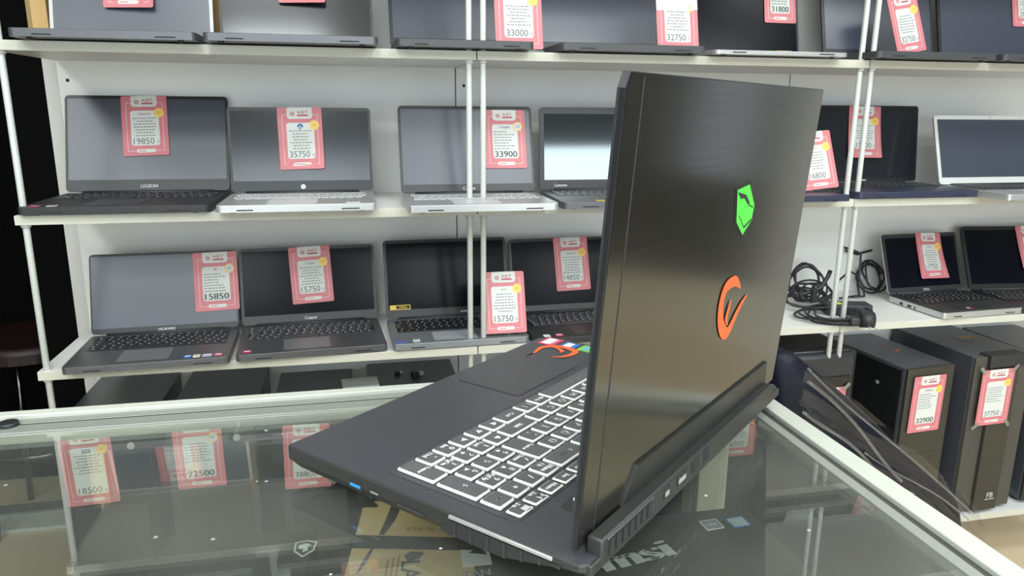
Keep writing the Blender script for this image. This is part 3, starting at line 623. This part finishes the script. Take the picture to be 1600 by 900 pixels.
b.box(CX0, CX1-.034, CY1-.0480, CY1-.0445, GZ-.008, GZ+.0006, ALUG)
b.build('back_rail', ct)
b = MB(Mi)
b.box(CX1-.0195, CX1, CY0, CY1-.0155, GZ-.008, GZ+.005, ALU, .001)
b.box(CX1-.0245, CX1-.0195, CY0, CY1-.034, GZ-.008, GZ+.0008, GROOVE)
b.box(CX1-.034, CX1-.0245, CY0, CY1-.056, GZ-.008, GZ+.0012, ALUG, .0006)
b.build('side_rail', ct)
for (x, y) in ((CX1-.02, CY1-.02), (CX1-.02, CY0+.02), (CX0+.02, CY1-.02), (CX0+.02, CY0+.02)):
    b = MB(Mi); b.box(x-.018, x+.018, y-.018, y+.018, .0, GZ-.009, ALUG, .002); b.box(x-.019, x-.016, y-.01, y-.004, .0, GZ-.009, ALU); b.build('post', ct)
b = MB(Mi); b.box(CX0+.04, CX1-.04, CY0+.02, CY1-.03, .545+.0, .551, GLASSV); b.box(CX0+.04, CX1-.04, CY1-.034, CY1-.03, .540, .556, ALUG); b.build('glass_shelf', ct)
b = MB(Mi); b.box(CX0+.04, CX1-.04, CY0+.002, CY0+.01, .12, GZ-.03, GLASSV); b.build('front_glass', ct)
b = MB(Mi); b.box(CX1-.010, CX1-.004, CY0+.04, CY1-.04, .12, GZ-.03, GLASSV); b.build('side_glass', ct)
b = MB(Mi); b.box(CX0, CX1, CY0, CY1, .06, .12, K_DARK, .002); b.build('plinth', ct)
p = on_z(14, 667, GZ)
b = MB(Mi); b.prism(circ(p.x, p.y, .0085, 20), GZ+.001, GZ+.005, K_BLACK, bev=.0015); b.build('screw_cap', ct)

# things inside the counter: a board of boxes .11 below the glass
BZ = zz(-.39)
def slab_box(name, P, rot, sx, sy, h, m, label, cat='box', side=None):
    M = T(P[0], P[1], BZ-h) @ RZ(rot); t = thing(name, M, label, cat, 'boxes inside the glass counter')
    b = MB(); b.box(-sx/2, sx/2, -sy/2, sy/2, 0, h, m, .0015); b.build('box_body', t); return t, M
def bz(px, py): return on_z(px, py, BZ)
# support boxes so nothing floats
t, M = slab_box('laptop_box', (.246, .44), 0, .262, .36, .40, K_MATTE, 'black boxed laptop with white msi lettering under the counter glass')
F = M.inverted()
b = MB(F); p = bz(944, 886); q = bz(1046, 860); an = math.degrees(math.atan2(q.y-p.y, q.x-p.x)); c = (p+q)/2
b.text('msi', .026, c.x, c.y+.004, BZ+.0006, LOGOW, rot=an, wmax=-(q-p).length, bold=.0028); b.build('lettering', t)
for (px, py, m1, m2) in ((1112, 820, mat('chip_sticker', (.22, .24, .30), .3), S_WHT), (1153, 816, mat('pale_blue_sticker', (.45, .60, .70), .3), S_WHT)):
    p = bz(px, py); b = MB(F @ T(p.x, p.y, BZ) @ RZ(4)); b.prism(rrect(-.0095, .0095, -.0085, .0085, .0015), 0, .0005, S_WHT if m1.name[0] == 'c' else S_BLUE); b.prism(rrect(-.0083, .0083, -.0073, .0073, .001), .0005, .0007, m1)
    b.text('intel' if m1.name[0] == 'c' else '7', .004, 0, 0, .0009, m2, wmax=.012); b.build('sticker', t)
t, M = slab_box('laptop_box', (.0195, .455), -9, .118, .49, .40, CARDB, 'tan cardboard box with black swoosh and OLAN lettering beside laptop corner')
F = M.inverted()
b = MB(F)
A = bz(497, 838); Bq = bz(735, 842); C_ = bz(738, 858); D_ = bz(495, 860)
bb = MB(); 
def loc(px, py): v = F @ bz(px, py); return (max(-.0585, min(.0585, v.x)), v.y)
b = MB(); hh = .40
bb = [loc(500, 838), loc(735, 842), loc(735, 861), loc(497, 858)]
bb = [(-.0585, bb[0][1]), (.0585, bb[1][1]), (.0585, bb[2][1]), (-.0585, bb[3][1])]
b.prism(bb[::-1], hh, hh+.0006, K_MATTE); b.build('strap', t)  # plain dark band across the box top
b = MB(); 
b.flat([loc(612, 789), loc(628, 789), loc(618, 812), loc(600, 836), loc(592, 836), loc(603, 812)], hh+.0004, K_DARK)
b.flat([loc(584, 858), loc(579, 858), loc(566, 878), loc(556, 898), loc(558, 898), loc(572, 880)], hh+.0004, K_DARK)
p = loc(648, 872); b.flat([(p[0]-.010, p[1]+.004), (p[0]-.004, p[1]+.010), (p[0]+.008, p[1]+.008), (p[0]+.004, p[1]-.002), (p[0]-.006, p[1]-.006)], hh+.0004, K_DARK)
p = loc(643, 890); b.text('LAN', .017, p[0], p[1]-.010, hh+.0005, K_DARK, rot=-95+9, bold=.0005)
for q in range(3): 
    p = loc(622-8*q, 880); b.box(p[0]-.0008, p[0]+.0008, p[1]-.02, p[1]+.012-.004*q, hh+.0003, hh+.0005, KRAFT)
p = loc(668, 827); b.text('RTX 50', .006, p[0]-.006, p[1], hh+.0005, KRAFT, rot=0)
b.build('lettering', t)
b = MB(); p = loc(571, 793); b.prism([(p[0]-.012, p[1]), (p[0]+.012, p[1]), (p[0], p[1]+.016)], hh, hh+.003, K_BLACK); b.build('clip', t)
t, M = slab_box('laptop_box', (.0985, .45), -3, .030, .42, .40, K_BLACK, 'narrow black box with white arrow label and IZAN lettering')
F = M.inverted(); b = MB(F); p0 = bz(728, 836); p1 = bz(754, 879)
b.prism([(-.013, -.026), (.013, -.026), (.013, .026), (-.013, .026)], BZ+.0002, BZ+.0006, S_WHT, M=T(bz(741, 858).x, bz(741, 858).y, 0) @ RZ(-3))
ctr = bz(741, 858); b.flat([(-.011, .018), (.0, .006), (.003, .012), (.010, -.012), (-.006, -.006), (-.001, -.002), (-.012, .008)], BZ+.0008, K_BLACK, M=T(ctr.x, ctr.y, 0)); ctr = bz(742, 897); b.text('IZAN', .009, ctr.x, ctr.y, BZ+.0006, LOGOW, wmax=.027, bold=.0003); b.build('label', t)
t, M = slab_box('laptop_box', (-.135, .46), -6, .135, .42, .40, K_MATTE, 'black box with small shield emblem left of the tan cardboard box')
F = M.inverted(); b = MB()
def loc_(px, py): return F @ bz(px, py)
sh = [(-.010, .010), (0, .013), (.010, .010), (.009, -.004), (0, -.014), (-.009, -.004)]
# the emblem
p = loc_(476, 857)
b.prism([(p.x+x, p.y+y) for x, y in sh][::-1], .40, .4004, LOGOW); b.prism([(p.x+x*.84, p.y+y*.84) for x, y in sh][::-1], .4004, .4007, K_MATTE)
b.flat([(p.x-.006, p.y+.004), (p.x+.001, p.y+.007), (p.x+.006, p.y+.003), (p.x+.002, p.y+.001), (p.x+.004, p.y-.004), (p.x-.001, p.y-.008), (p.x-.001, p.y-.002), (p.x-.005, p.y-.002)], .4010, LOGOW); b.build('emblem', t)

# ------------------------------------------------------------------ the open laptop on the counter
HT_ = R(42.0); Aax = Vector((math.cos(HT_), math.sin(HT_), 0)); Nax = Vector((-Aax.y, Aax.x, 0))
HR0 = Vector((.13045, .36456, 0))
OW = HR0 + Aax*.1725
HM = T(OW.x, OW.y, GZ) @ RZ(math.degrees(HT_)+180)     # local: x to the user's right, y away from the user
def U(x, y): return (.1725-x/1000, -y/1000)             # mm from the user's right rear corner -> local
BT = .0265                                               # top of the base above the glass
h_ = thing('laptop', HM, 'open black laptop with backlit white keys, lid back toward us, on the counter', 'laptop')
BODY = mat('hero_black_plastic', (.045, .048, .058), .27, bump=.04, bscale=500, spec=.9)
SIDE = mat('hero_side_plastic', (.028, .029, .028), .42, bump=.04, bscale=500)
XA, XB = U(-10, 0)[0], U(354, 0)[0]
YU = -.271
b = MB()
out = [(XB, YU+.012), (XB+.012, YU), (XA-.003, YU), (XA, YU+.003), (XA, -.07), (XA, -.006), (XA-.004, -.002), (XB+.006, -.002), (XB, -.006), (XB, -.07)]
low = [(x*.97, YU*.96 if y < -.1 else y) for x, y in out]
k = b.mi(SIDE); n = len(out)
v0 = [b.bm.verts.new((x, y, .0085 if y < -.06 else .019)) for x, y in low]; v1 = [b.bm.verts.new((x, y, .0165 if y < -.06 else .0215)) for x, y in out]; v2 = [b.bm.verts.new((x, y, BT-.0015)) for x, y in out]
v3 = [b.bm.verts.new((x*.994, y*.994, BT)) for x, y in out]
for a, c in ((v0, v1), (v1, v2), (v2, v3)):
    for i in range(n): f = b.bm.faces.new((a[i], a[(i+1) % n], c[(i+1) % n], c[i])); f.material_index = k
f = b.bm.faces.new(v0[::-1]); f.material_index = k; bmesh.ops.triangulate(b.bm, faces=[f]); f = b.bm.faces.new(v3); f.material_index = b.mi(BODY)
b.build('base', h_, normals=True)
for (x, y) in ((XA-.03, YU+.03), (XB+.03, YU+.03), (XA-.03, -.085), (XB+.03, -.085)):
    q = MB(); q.cyl((x, y, 0.0003), (x, y, .0095), .009, K_BLACK, 14); q.build('rubber_foot', h_)
# deck with keys
kd = MB(); kx0, ky0 = U(350, 177); kx1, ky1 = U(5, 60)
kd.prism(rrect(kx0, kx1, ky0, ky1, .004), BT, BT+.0004, mat('key_well', (.05, .052, .058), .4)); deck = kd.build('keyboard', h_)
KTOP = mat('key_top', (.10, .105, .11), .42, bump=.03, bscale=400); KSK = mat('milky_key_skirt', (.80, .82, .80), .35); KLEG = mat('white_key_legend', (.85, .86, .86), .4)
def key(x0, x1, y0, y1, leg='', small=None, hgt=.0026):
    """x0<x1 mm from the right edge, y0<y1 mm from the hinge"""
    y0 -= 1.8; y1 -= .9
    g = .9; (ax, ay), (bx, by) = U(x1-g, y1-g), U(x0+g, y0+g)
    b = MB(); z0 = BT+.0004
    b.box(ax, bx, ay, by, z0, z0+hgt, KSK, .0011, seg=2)
    b.prism(rrect(ax+.0013, bx-.0013, ay+.0013, by-.0013, .0012), z0+hgt-.0002, z0+hgt+.00035, KTOP)
    cx, cy = (ax+bx)/2, (ay+by)/2; z = z0+hgt+.0005
    def mark(t, h1, x, y, wm):
        if t in '►▼◄▲' and t:
            a0 = {'►': 0, '▲': 90, '◄': 180, '▼': 270}[t]
            b.flat([(x+h1*.62*math.cos(R(a0+q)), y+h1*.62*math.sin(R(a0+q))) for q in (0, 120, 240)], z, KLEG)
        else: b.text(t, h1, x, y, z, KLEG, wmax=wm, bold=.00028)
    if leg:
        ls = leg.split('|'); W_ = bx-ax
        if len(ls) == 2: mark(ls[0], .0050, cx-.0025 if len(ls[0]) < 3 else cx, cy+.0030, .011); mark(ls[1], .0040, cx-.001, cy-.0036, .011)
        else: mark(leg, .0056 if len(leg) < 3 else .0038, cx-.001 if len(leg) < 3 else cx, cy+.0008, W_*.66)
    o = b.build('key', deck)
R1 = (154.5, 172.5); R2 = (136.5, 153.5); R3 = (117.5, 134.5); R4 = (98, 115.5); R5 = (78, 96.5); R6 = (62.5, 75.5)
key(9, 27, R2[0], R1[1], 'Enter'); key(27.5, 45.5, *R1, ',|Del'); key(46, 64, *R1, '0|Ins'); key(64.5, 83, *R1, '►'); key(83.5, 102, *R1, '▼'); key(102.5, 121, *R1, '◄')
key(121.5, 150, *R1, 'Ctrl'); key(150.5, 170, *R1, '▤'); key(170.5, 190, *R1, 'Alt Gr'); key(190.5, 292, *R1, '_      _'); key(292.5, 310, *R1, 'Alt'); key(310.5, 328, *R1, 'Fn'); key(328.5, 347, *R1, 'Ctrl')
key(27.5, 45.5, *R2, '3|PgDn'); key(46, 64, *R2, '2|▼'); key(64.5, 83, *R2, '1|End'); key(83.5, 102, *R2, '▲'); key(102.5, 141, *R2, 'Shift')
x = 141.5
for c in ('.|:', 'Ç', 'Ö', 'M', 'N', 'B', 'V', 'C', 'X', 'Z'): key(x, x+18.4, *R2, c); x += 18.9
key(x, 347, *R2, 'Shift')
key(8.5, 27, R4[0], R3[1], '+'); key(27.5, 45.5, *R3, '6|►'); key(46, 64, *R3, '5'); key(64.5, 83, *R3, '4|◄')
key(83.5, 104, R4[0], R3[1], 'Enter'); x = 104.5
for c in (',|;', 'İ', 'Ş', 'L', 'K', 'J', 'H', 'G', 'F', 'D', 'S'): key(x, x+18.4, *R3, c); x += 18.9
key(x, 347, *R3, 'A')
key(27.5, 45.5, *R4, '9|PgUp'); key(46, 64, *R4, '8|▲'); key(64.5, 83, *R4, '7|Home'); x = 104.5
for c in ('Ü', 'Ğ', 'P', 'O', 'I', 'U', 'Y', 'T', 'R', 'E', 'W', 'Q'): key(x, x+18.4, *R4, c); x += 18.9
key(8.5, 27, *R5, '−'); key(27.5, 45.5, *R5, '*'); key(46, 64, *R5, '/'); key(64.5, 83, *R5, 'Num|Lk'); key(83.5, 122, *R5, '←——'); x = 122.5
for c in ('-|_', '?|*', '=|0', ')|9', '(|8', '/|7', '&|6', '%|5', '$|4', '#|3', "'|2"): key(x, x+18.4, *R5, c); x += 18.9
key(x, 347, *R5, '1')
x = 9
for c in ('▥|Fn', '▣|Fn', 'Num', 'Ins', 'Del', 'Prt', 'F12', 'F11', 'F10', 'F9', 'F8', 'F7', 'F6', 'F5', 'F4', 'F3', 'F2', 'F1'): key(x, x+17.6, *R6, c, hgt=.0018); x += 18.4
# touchpad
tp = MB(); ax, ay = U(292, 256); bx, by = U(180, 184); tp.prism(rrect(ax, bx, ay, by, .004), BT, BT+.0003, mat('pad_rim', (.035, .036, .04), .4)); tp.prism(rrect(ax+.0006, bx-.0006, ay+.0006, by-.0006, .004), BT+.0003, BT+.0005, mat('pad_face', (.055, .056, .062), .32)); tp.build('touchpad', h_)
# deck stickers, read by the user
for (x, y, w_, d_, m1, m2, tx) in ((337, 251, 26, 21, S_RED, S_WHT, 'RYZEN'), (338, 226, 17, 17, S_BLUE, S_WHT, ''), (339, 203, 19, 20, S_GRN, S_TEAL, ''), (341, 184, 13, 10, S_BLUE, S_WHT, '')):
    cx, cy = U(x, y); b = MB(T(cx, cy, BT)); b.prism(rrect(-w_/2000, w_/2000, -d_/2000, d_/2000, .0015), 0, .0004, m1)
    b.flat(rrect(-w_/2600, w_/2600, -d_/3000, d_/5000, .001), .0006, m2)
    if tx: b.text(tx, .004, 0, .005, .0006, S_WHT, wmax=.02)
    b.build('sticker', h_)
# the orange swoosh on the palm rest and on the lid: shape drawn in unit square
ORG = mat('orange_foil', (.85, .13, .035), .4)
def arc(cx, cy, r0x, r0y, a0, a1, w0, w1, wm, n=22):
    O_, I_ = [], []
    for i in range(n+1):
        t = i/n; a = R(a0+(a1-a0)*t); ww = (w0*(1-t)+w1*t)+(wm*math.sin(math.pi*t))
        O_.append((cx+(r0x+ww/2)*math.cos(a), cy+(r0y+ww/2)*math.sin(a))); I_.append((cx+(r0x-ww/2)*math.cos(a), cy+(r0y-ww/2)*math.sin(a)))
    return O_, I_
def ribbon(b, pts, ws, z, m, M=None):
    # smooth polyline ribbon of varying half width
    P = []; W_ = []
    for i in range(len(pts)-1):
        p0 = pts[max(i-1, 0)]; p1 = pts[i]; p2 = pts[i+1]; p3 = pts[min(i+2, len(pts)-1)]
        for j in range(6):
            t = j/6
            P.append(tuple(.5*((2*p1[k])+(-p0[k]+p2[k])*t+(2*p0[k]-5*p1[k]+4*p2[k]-p3[k])*t*t+(-p0[k]+3*p1[k]-3*p2[k]+p3[k])*t**3) for k in (0, 1))); W_.append(ws[i]*(1-t)+ws[i+1]*t)
    P.append(pts[-1]); W_.append(ws[-1]); L_ = []; R_ = []
    for i, p in enumerate(P):
        q = P[min(i+1, len(P)-1)]; r = P[max(i-1, 0)]; dx, dy = q[0]-r[0], q[1]-r[1]; l = math.hypot(dx, dy) or 1
        L_.append((p[0]-dy/l*W_[i], p[1]+dx/l*W_[i])); R_.append((p[0]+dy/l*W_[i], p[1]-dx/l*W_[i]))
    for i in range(len(P)-1): b.face([(*L_[i], z), (*L_[i+1], z), (*R_[i+1], z), (*R_[i], z)], m, M)
DK = HM @ T(0, 0, BT+.0005)
def dk(px, py): v = in_frame(px, py, DK); return (v.x, v.y)
b = MB()
ribbon(b, [dk(821, 557), dk(836, 550), dk(846, 543), dk(862, 541), dk(880, 542), dk(893, 546), dk(899, 550), dk(890, 555), dk(875, 557.5), dk(860, 557)], [.0003, .0015, .003, .0036, .004, .0042, .0036, .003, .002, .0003], BT+.0005, ORG)
ribbon(b, [dk(866, 542.5), dk(873, 545), dk(878, 548.5), dk(875, 551.5)], [.001, .0022, .0026, .0004], BT+.0006, ORG)
b.build('palm_rest_mark', h_)
# power button
px_, py_ = U(53, 44); b = MB(); b.prism(rrect(px_-.015, px_+.015, py_-.006, py_+.006, .004), BT, BT+.0004, mat('pad_rim', (.035, .036, .04), .4)); b.cyl((px_, py_, BT+.0004), (px_, py_, BT+.0010), .0036, mat('power_led', (.85, .88, 1), .3, emit=1.2), 16); b.build('power_button', h_)
# hinge recess
b = MB(); cx, cy = U(35, 6); b.prism(rrect(cx-.026, cx+.026, cy-.008, cy+.004, .001), BT, BT+.0006, SEAM); b.build('hinge_recess', h_)
for xm in (35, 312):
    cx, cy = U(xm, 0); q = MB(); q.cyl((cx-.02, -.0125, BT+.002), (cx+.02, -.0125, BT+.002), .0045, K_MATTE, 16); q.build('hinge', h_)
# right side ports (facing the camera's left)
def sidebox(name, y0, y1, z0, z1, m, inner=None):
    b = MB(); b.box(XA-.001, XA+.0006, -y1/1000, -y0/1000, z0, z1, m)
    if inner: b.box(XA, XA+.001, -y1/1000+.0012, -y0/1000-.0012, z0+.0012, (z0+z1)/2+.0002, inner)
    return b.build(name, h_)
sidebox('port', 186, 199, .0150, .0215, SEAM, mat('usb_blue', (.03, .25, .6), .4))
sidebox('port', 168, 178, .0160, .0200, SEAM, K_SILV)
sidebox('port', 126, 152, .0150, .0180, SEAM, K_GREY)
vp = [(-.112, .0120), (-.104, .0212), (-.018, .0212), (-.018, .0198), (-.062, .0105), (-.104, .0105)]
b = MB(); b.face([(XA-.001, y, z) for y, z in vp], SEAM); b.face([(XA+.0005, y, z) for y, z in vp], SEAM)
for q in range(7):
    y_ = -.100+q*.0132; zb_ = .0105 if y_ < -.062 else .0105+(y_+.062)/.044*.0093
    b.box(XA, XA+.0012, y_, y_+.0022, zb_, .0212, K_MATTE)
b.build('side_vent', h_)
b = MB(); b.box(XA-.0005, XA+.0014, -.104, -.024, .0225, .0250, K_SILV, .0005); b.build('vent_trim', h_)
# rear lip with its vents and ports
b = MB(); b.box(XB+.030, XA-.014, -.0100, .0012, .0225, .0375, SIDE, .0018); b.box(XB+.006, XA-.003, -.012, .0006, .019, .0262, SIDE, .001); lip = b.build('rear_lip', h_)
b = MB(); x0 = XA-.022
for q in range(7): b.box(x0-.0055*(q+1)-.0030*q, x0-.0055*q-.0030*q, .0008, .0022, .0245, .0345, SEAM)
b.build('rear_vent', lip)
b = MB(); b.box(XA-.082, XA-.020, .0004, .0020, .0352, .0368, K_GREY, .0004); b.build('vent_trim', lip)
for (o_, ww, m1) in ((.098, .010, K_SILV), (.120, .016, K_SILV), (.146, .013, SEAM), (.168, .010, SEAM)):
    b = MB(); b.box(XA-o_-ww, XA-o_, .0008, .0016, .026, .0345, SEAM); b.box(XA-o_-ww+.002, XA-o_-.002, .0014, .0019, .0275, .031, m1); b.build('port', lip)
# lid
LH = .2735; LT = .0045; LIDL = T(.001, -.0145, BT+.001) @ RZ(-.5) @ RX(90-4.4)      # leans 2.2 degrees past upright
LM = HM @ LIDL
LIDM = mat('brushed_black_metal', (.19, .182, .165), .30, metal=.95, bump=.0)
nt = LIDM.node_tree; bs = nt.nodes['Principled BSDF']; tc = nt.nodes.new('ShaderNodeTexCoord'); mp = nt.nodes.new('ShaderNodeMapping'); mp.inputs['Scale'].default_value = (4, 900, 4)
ns = nt.nodes.new('ShaderNodeTexNoise'); ns.inputs['Scale'].default_value = 1; ns.inputs['Detail'].default_value = 3; nt.links.new(tc.outputs['Object'], mp.inputs[0]); nt.links.new(mp.outputs[0], ns.inputs['Vector'])
mr = nt.nodes.new('ShaderNodeMapRange'); mr.inputs['To Min'].default_value = .12; mr.inputs['To Max'].default_value = .21; nt.links.new(ns.outputs['Fac'], mr.inputs['Value']); nt.links.new(mr.outputs[0], bs.inputs['Roughness'])
X0, X1 = U(354, 0)[0], U(-4.5, 0)[0]
b = MB(); c_ = .008
b.prism([(X0, .004), (X1, .004), (X1, LH-c_), (X1-.004, LH), (X0+.002, LH), (X0, LH-.002)], -LT, -.0015, K_BLACK)
b.flat([(X0+.0006, .0045), (X1-.0018, .0045), (X1-.0018, LH-c_-.001), (X1-.0052, LH-.0006), (X0+.0022, LH-.0006), (X0+.0006, LH-.0022)], -LT-.00015, LIDM)
b.prism([(X0, .004), (X1, .004), (X1, LH-c_), (X1-.004, LH), (X0+.002, LH), (X0, LH-.002)], -.0015, 0, K_MATTE)
lid = b.build('lid', h_, M=LIDL, normals=True)
b = MB(); b.prism([(X0+.006, .022), (X1-.006, .022), (X1-.006, LH-.012), (X0+.006, LH-.012)], 0, .0005, K_SCREENB); b.build('screen', lid)
b = MB(); 
b.prism([(X0+.030, .004), (X1-.050, .004), (X1-.056, .016), (X1-.068, .033), (X0+.036, .033)], -LT-.0022, -LT, mat('hinge_cover_plastic', (.020, .021, .020), .35), bev=0); b.build('hinge_cover', lid, normals=True)
# a thin dark raised line down the back of the lid
b = MB(); xf = U(14, 0)[0]; b.box(xf-.0010, xf+.0002, .006, LH-.002, -LT-.0004, -LT, K_MATTE, .0001); b.build('lid_crease', lid)
LB = LM @ T(0, 0, -LT-.0006)
def lb(px, py): v = in_frame(px, py, LB); return (v.x, v.y)
GRN = mat('green_foil', (.09, .72, .07), .4)
b = MB(); zb = -LT-.0006
b.prism([lb(*p) for p in ((1173, 283), (1150, 295), (1148, 348), (1160, 371), (1176, 344), (1180, 318))], zb, zb+.0006, K_BLACK)
b.flat([lb(*p) for p in ((1171, 288), (1152, 297), (1150, 347), (1159.5, 367), (1173.5, 344), (1178, 320))], zb-.0003, GRN)
for P in (((1152.5, 300), (1165, 304), (1171, 318), (1168, 319), (1162, 309), (1157, 311)), ((1153, 336), (1154, 336), (1162, 356), (1161, 356.5)), ((1168, 319), (1176, 322), (1175, 324), (1168, 320.5)), ((1161.5, 353), (1173, 341), (1173, 343.5), (1162, 356))):
    b.flat([lb(*p) for p in P], zb-.0005, K_BLACK)
b.build('green_emblem', lid)
b = MB()
ribbon(b, [lb(*p) for p in ((1156.5, 450), (1151, 441), (1145, 440), (1134, 450), (1127, 472), (1125, 497), (1128, 515), (1134, 521), (1141, 510), (1149, 492), (1158, 474), (1167, 460))], [.0005, .0035, .0045, .0048, .0048, .0050, .0052, .0048, .0042, .0034, .0024, .0004], zb-.0003, ORG)
ribbon(b, [lb(*p) for p in ((1142, 468), (1138, 482), (1134, 498), (1136, 508))], [.0004, .0026, .0024, .0006], zb-.0004, ORG)
b.build('orange_emblem', lid)

# ------------------------------------------------------------------ plastic wrapped chair beyond the counter
CHM = mat('glossy_black_leather', (.006, .007, .014), .42, spec=.2, bump=.15, bscale=9)
CY = 1.05
ch = thing('office_chair', T(.85, CY+.2, 0), 'black office chair wrapped in clear plastic film behind the counter rail', 'chair')
Mi = ch.matrix_world.inverted()
def cpt(px, py, Y=CY): v = on_y(px, py, Y); return v
prof = [(1208, 552), (1224, 545), (1248, 558), (1290, 592), (1345, 640), (1400, 696), (1450, 742), (1484, 768), (1492, 782), (1496, 812), (1502, 860), (1500, 960), (1380, 1010), (1300, 960), (1250, 870), (1236, 800), (1215, 720), (1205, 640)]
b = MB(Mi); P = [cpt(*p) for p in prof]; ctr = sum(P, Vector())/len(P); k = b.mi(CHM)
rings = []
for (dy, sc) in ((.0, .93), (-.012, .985), (.0, 1.0), (.05, 1.0), (.075, .96)):
    rings.append([b.bm.verts.new(Mi @ (ctr+(p-ctr)*sc+Vector((0, dy if sc != .93 else -.02, 0)))) for p in P])
n = len(P)
for a, c in zip(rings, rings[1:]):
    for i in range(n): f = b.bm.faces.new((a[i], a[(i+1) % n], c[(i+1) % n], c[i])); f.material_index = k; f.smooth = True
for rg, s_ in ((rings[0], 1), (rings[-1], -1)):
    c0_ = b.bm.verts.new(Mi @ (ctr+Vector((0, -.034 if s_ == 1 else .085, 0))))
    for i in range(n): f = b.bm.faces.new((rg[(i+1) % n], rg[i], c0_) if s_ == 1 else (rg[i], rg[(i+1) % n], c0_)); f.material_index = k; f.smooth = True
b.build('backrest', ch, normals=True)
FILM = glass_mat('clear_plastic_film', (.90, .91, .92), base=.04, dust=0, specks=False, rough=.06)
b = MB(Mi); NX, NY = 60, 48; k = b.mi(FILM); G = []
for i in range(NX+1):
    u = i/NX; top = Vector(cpt(1221+u*269, 543+u*234)); bot = Vector(cpt(1207+u*290, 700+u*190)); row = []
    for j in range(NY+1):
        v = j/NY; p = top.lerp(bot, v); q = v*7+.9*math.sin(3.1*u)+.35*math.sin(9*u+2)
        wob = .014*(abs(math.sin(q))**.35)+.005*math.sin(13*u+4*v)+.007*(abs(math.sin(q*1.9+u*3))**.5)
        row.append(b.bm.verts.new(Mi @ (p+Vector((0, -.046-wob, .010*(1-min(1, v*8)))))))
    G.append(row)
for i in range(NX):
    for j in range(NY): f = b.bm.faces.new((G[i][j], G[i+1][j], G[i+1][j+1], G[i][j+1])); f.material_index = k; f.smooth = True
b.build('plastic_film', ch)
STREAK = glass_mat('gathered_film_fold', (.86, .88, .92), base=.10, dust=.035, specks=False, rough=.25)  # pale tubes stand in for white highlight streaks on the film
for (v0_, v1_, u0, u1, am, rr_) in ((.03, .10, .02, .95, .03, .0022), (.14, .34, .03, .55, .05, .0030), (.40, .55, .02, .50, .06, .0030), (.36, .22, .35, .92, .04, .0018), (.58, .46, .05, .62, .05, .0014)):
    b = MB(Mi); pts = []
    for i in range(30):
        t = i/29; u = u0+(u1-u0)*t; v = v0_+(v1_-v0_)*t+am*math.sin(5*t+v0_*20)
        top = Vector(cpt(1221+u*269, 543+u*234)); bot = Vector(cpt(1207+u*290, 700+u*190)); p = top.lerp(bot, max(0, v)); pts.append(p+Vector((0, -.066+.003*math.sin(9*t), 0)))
    b.tube(pts, rr_, STREAK, 6); b.build('film_fold', ch)
b = MB(Mi); b.box(.62, 1.08, CY+.05, CY+.50, .40, .49, CHM, .03, seg=3); b.build('seat', ch)
b = MB(Mi); b.cyl((.85, CY+.27, .10), (.85, CY+.27, .40), .025, K_SILV, 16); b.build('gas_lift', ch)
for q in range(5):
    a = R(72*q+20); ex, ey = .85+.24*math.cos(a), CY+.27+.24*math.sin(a)
    b = MB(Mi); b.cyl((.85, CY+.27, .11), (ex, ey, .075), .022, K_MATTE, 10, r1=.014); b.cyl((ex, ey-.012, .027), (ex, ey+.012, .027), .0265, K_BLACK, 14); b.build('caster_leg', ch)
b = MB(Mi); b.box(.80, .90, CY+.075, CY+.11, .42, .62, K_MATTE, .01); b.build('back_bracket', ch)

# ------------------------------------------------------------------ red stool in the dark passage
st = thing('stool', T(-1.62, 2.55, 0), 'dark red round stool with chrome legs in the dark passage at left', 'stool')
Mi = Matrix()
p = on_y(50, 520, 2.55); st.location = (p.x, 2.55, 0); Z_ = p.z
b = MB(); b.prism(circ(0, 0, .19, 32), Z_-.05, Z_, mat('dark_red_vinyl', (.015, .003, .004), .5), bev=.02); b.build('seat', st)
for q in range(4):
    a = R(90*q+45); b = MB(); b.cyl((.13*math.cos(a), .13*math.sin(a), Z_-.07), (.19*math.cos(a), .19*math.sin(a), 0), .010, mat('chrome', (.18, .18, .18), .2, metal=1), 10); b.build('leg', st)
b = MB(); pts = [(.165*math.cos(R(i*10)), .165*math.sin(R(i*10)), Z_*.45) for i in range(37)]; b.tube(pts, .007, mat('chrome', (.18, .18, .18), .2, metal=1)); b.build('foot_ring', st)
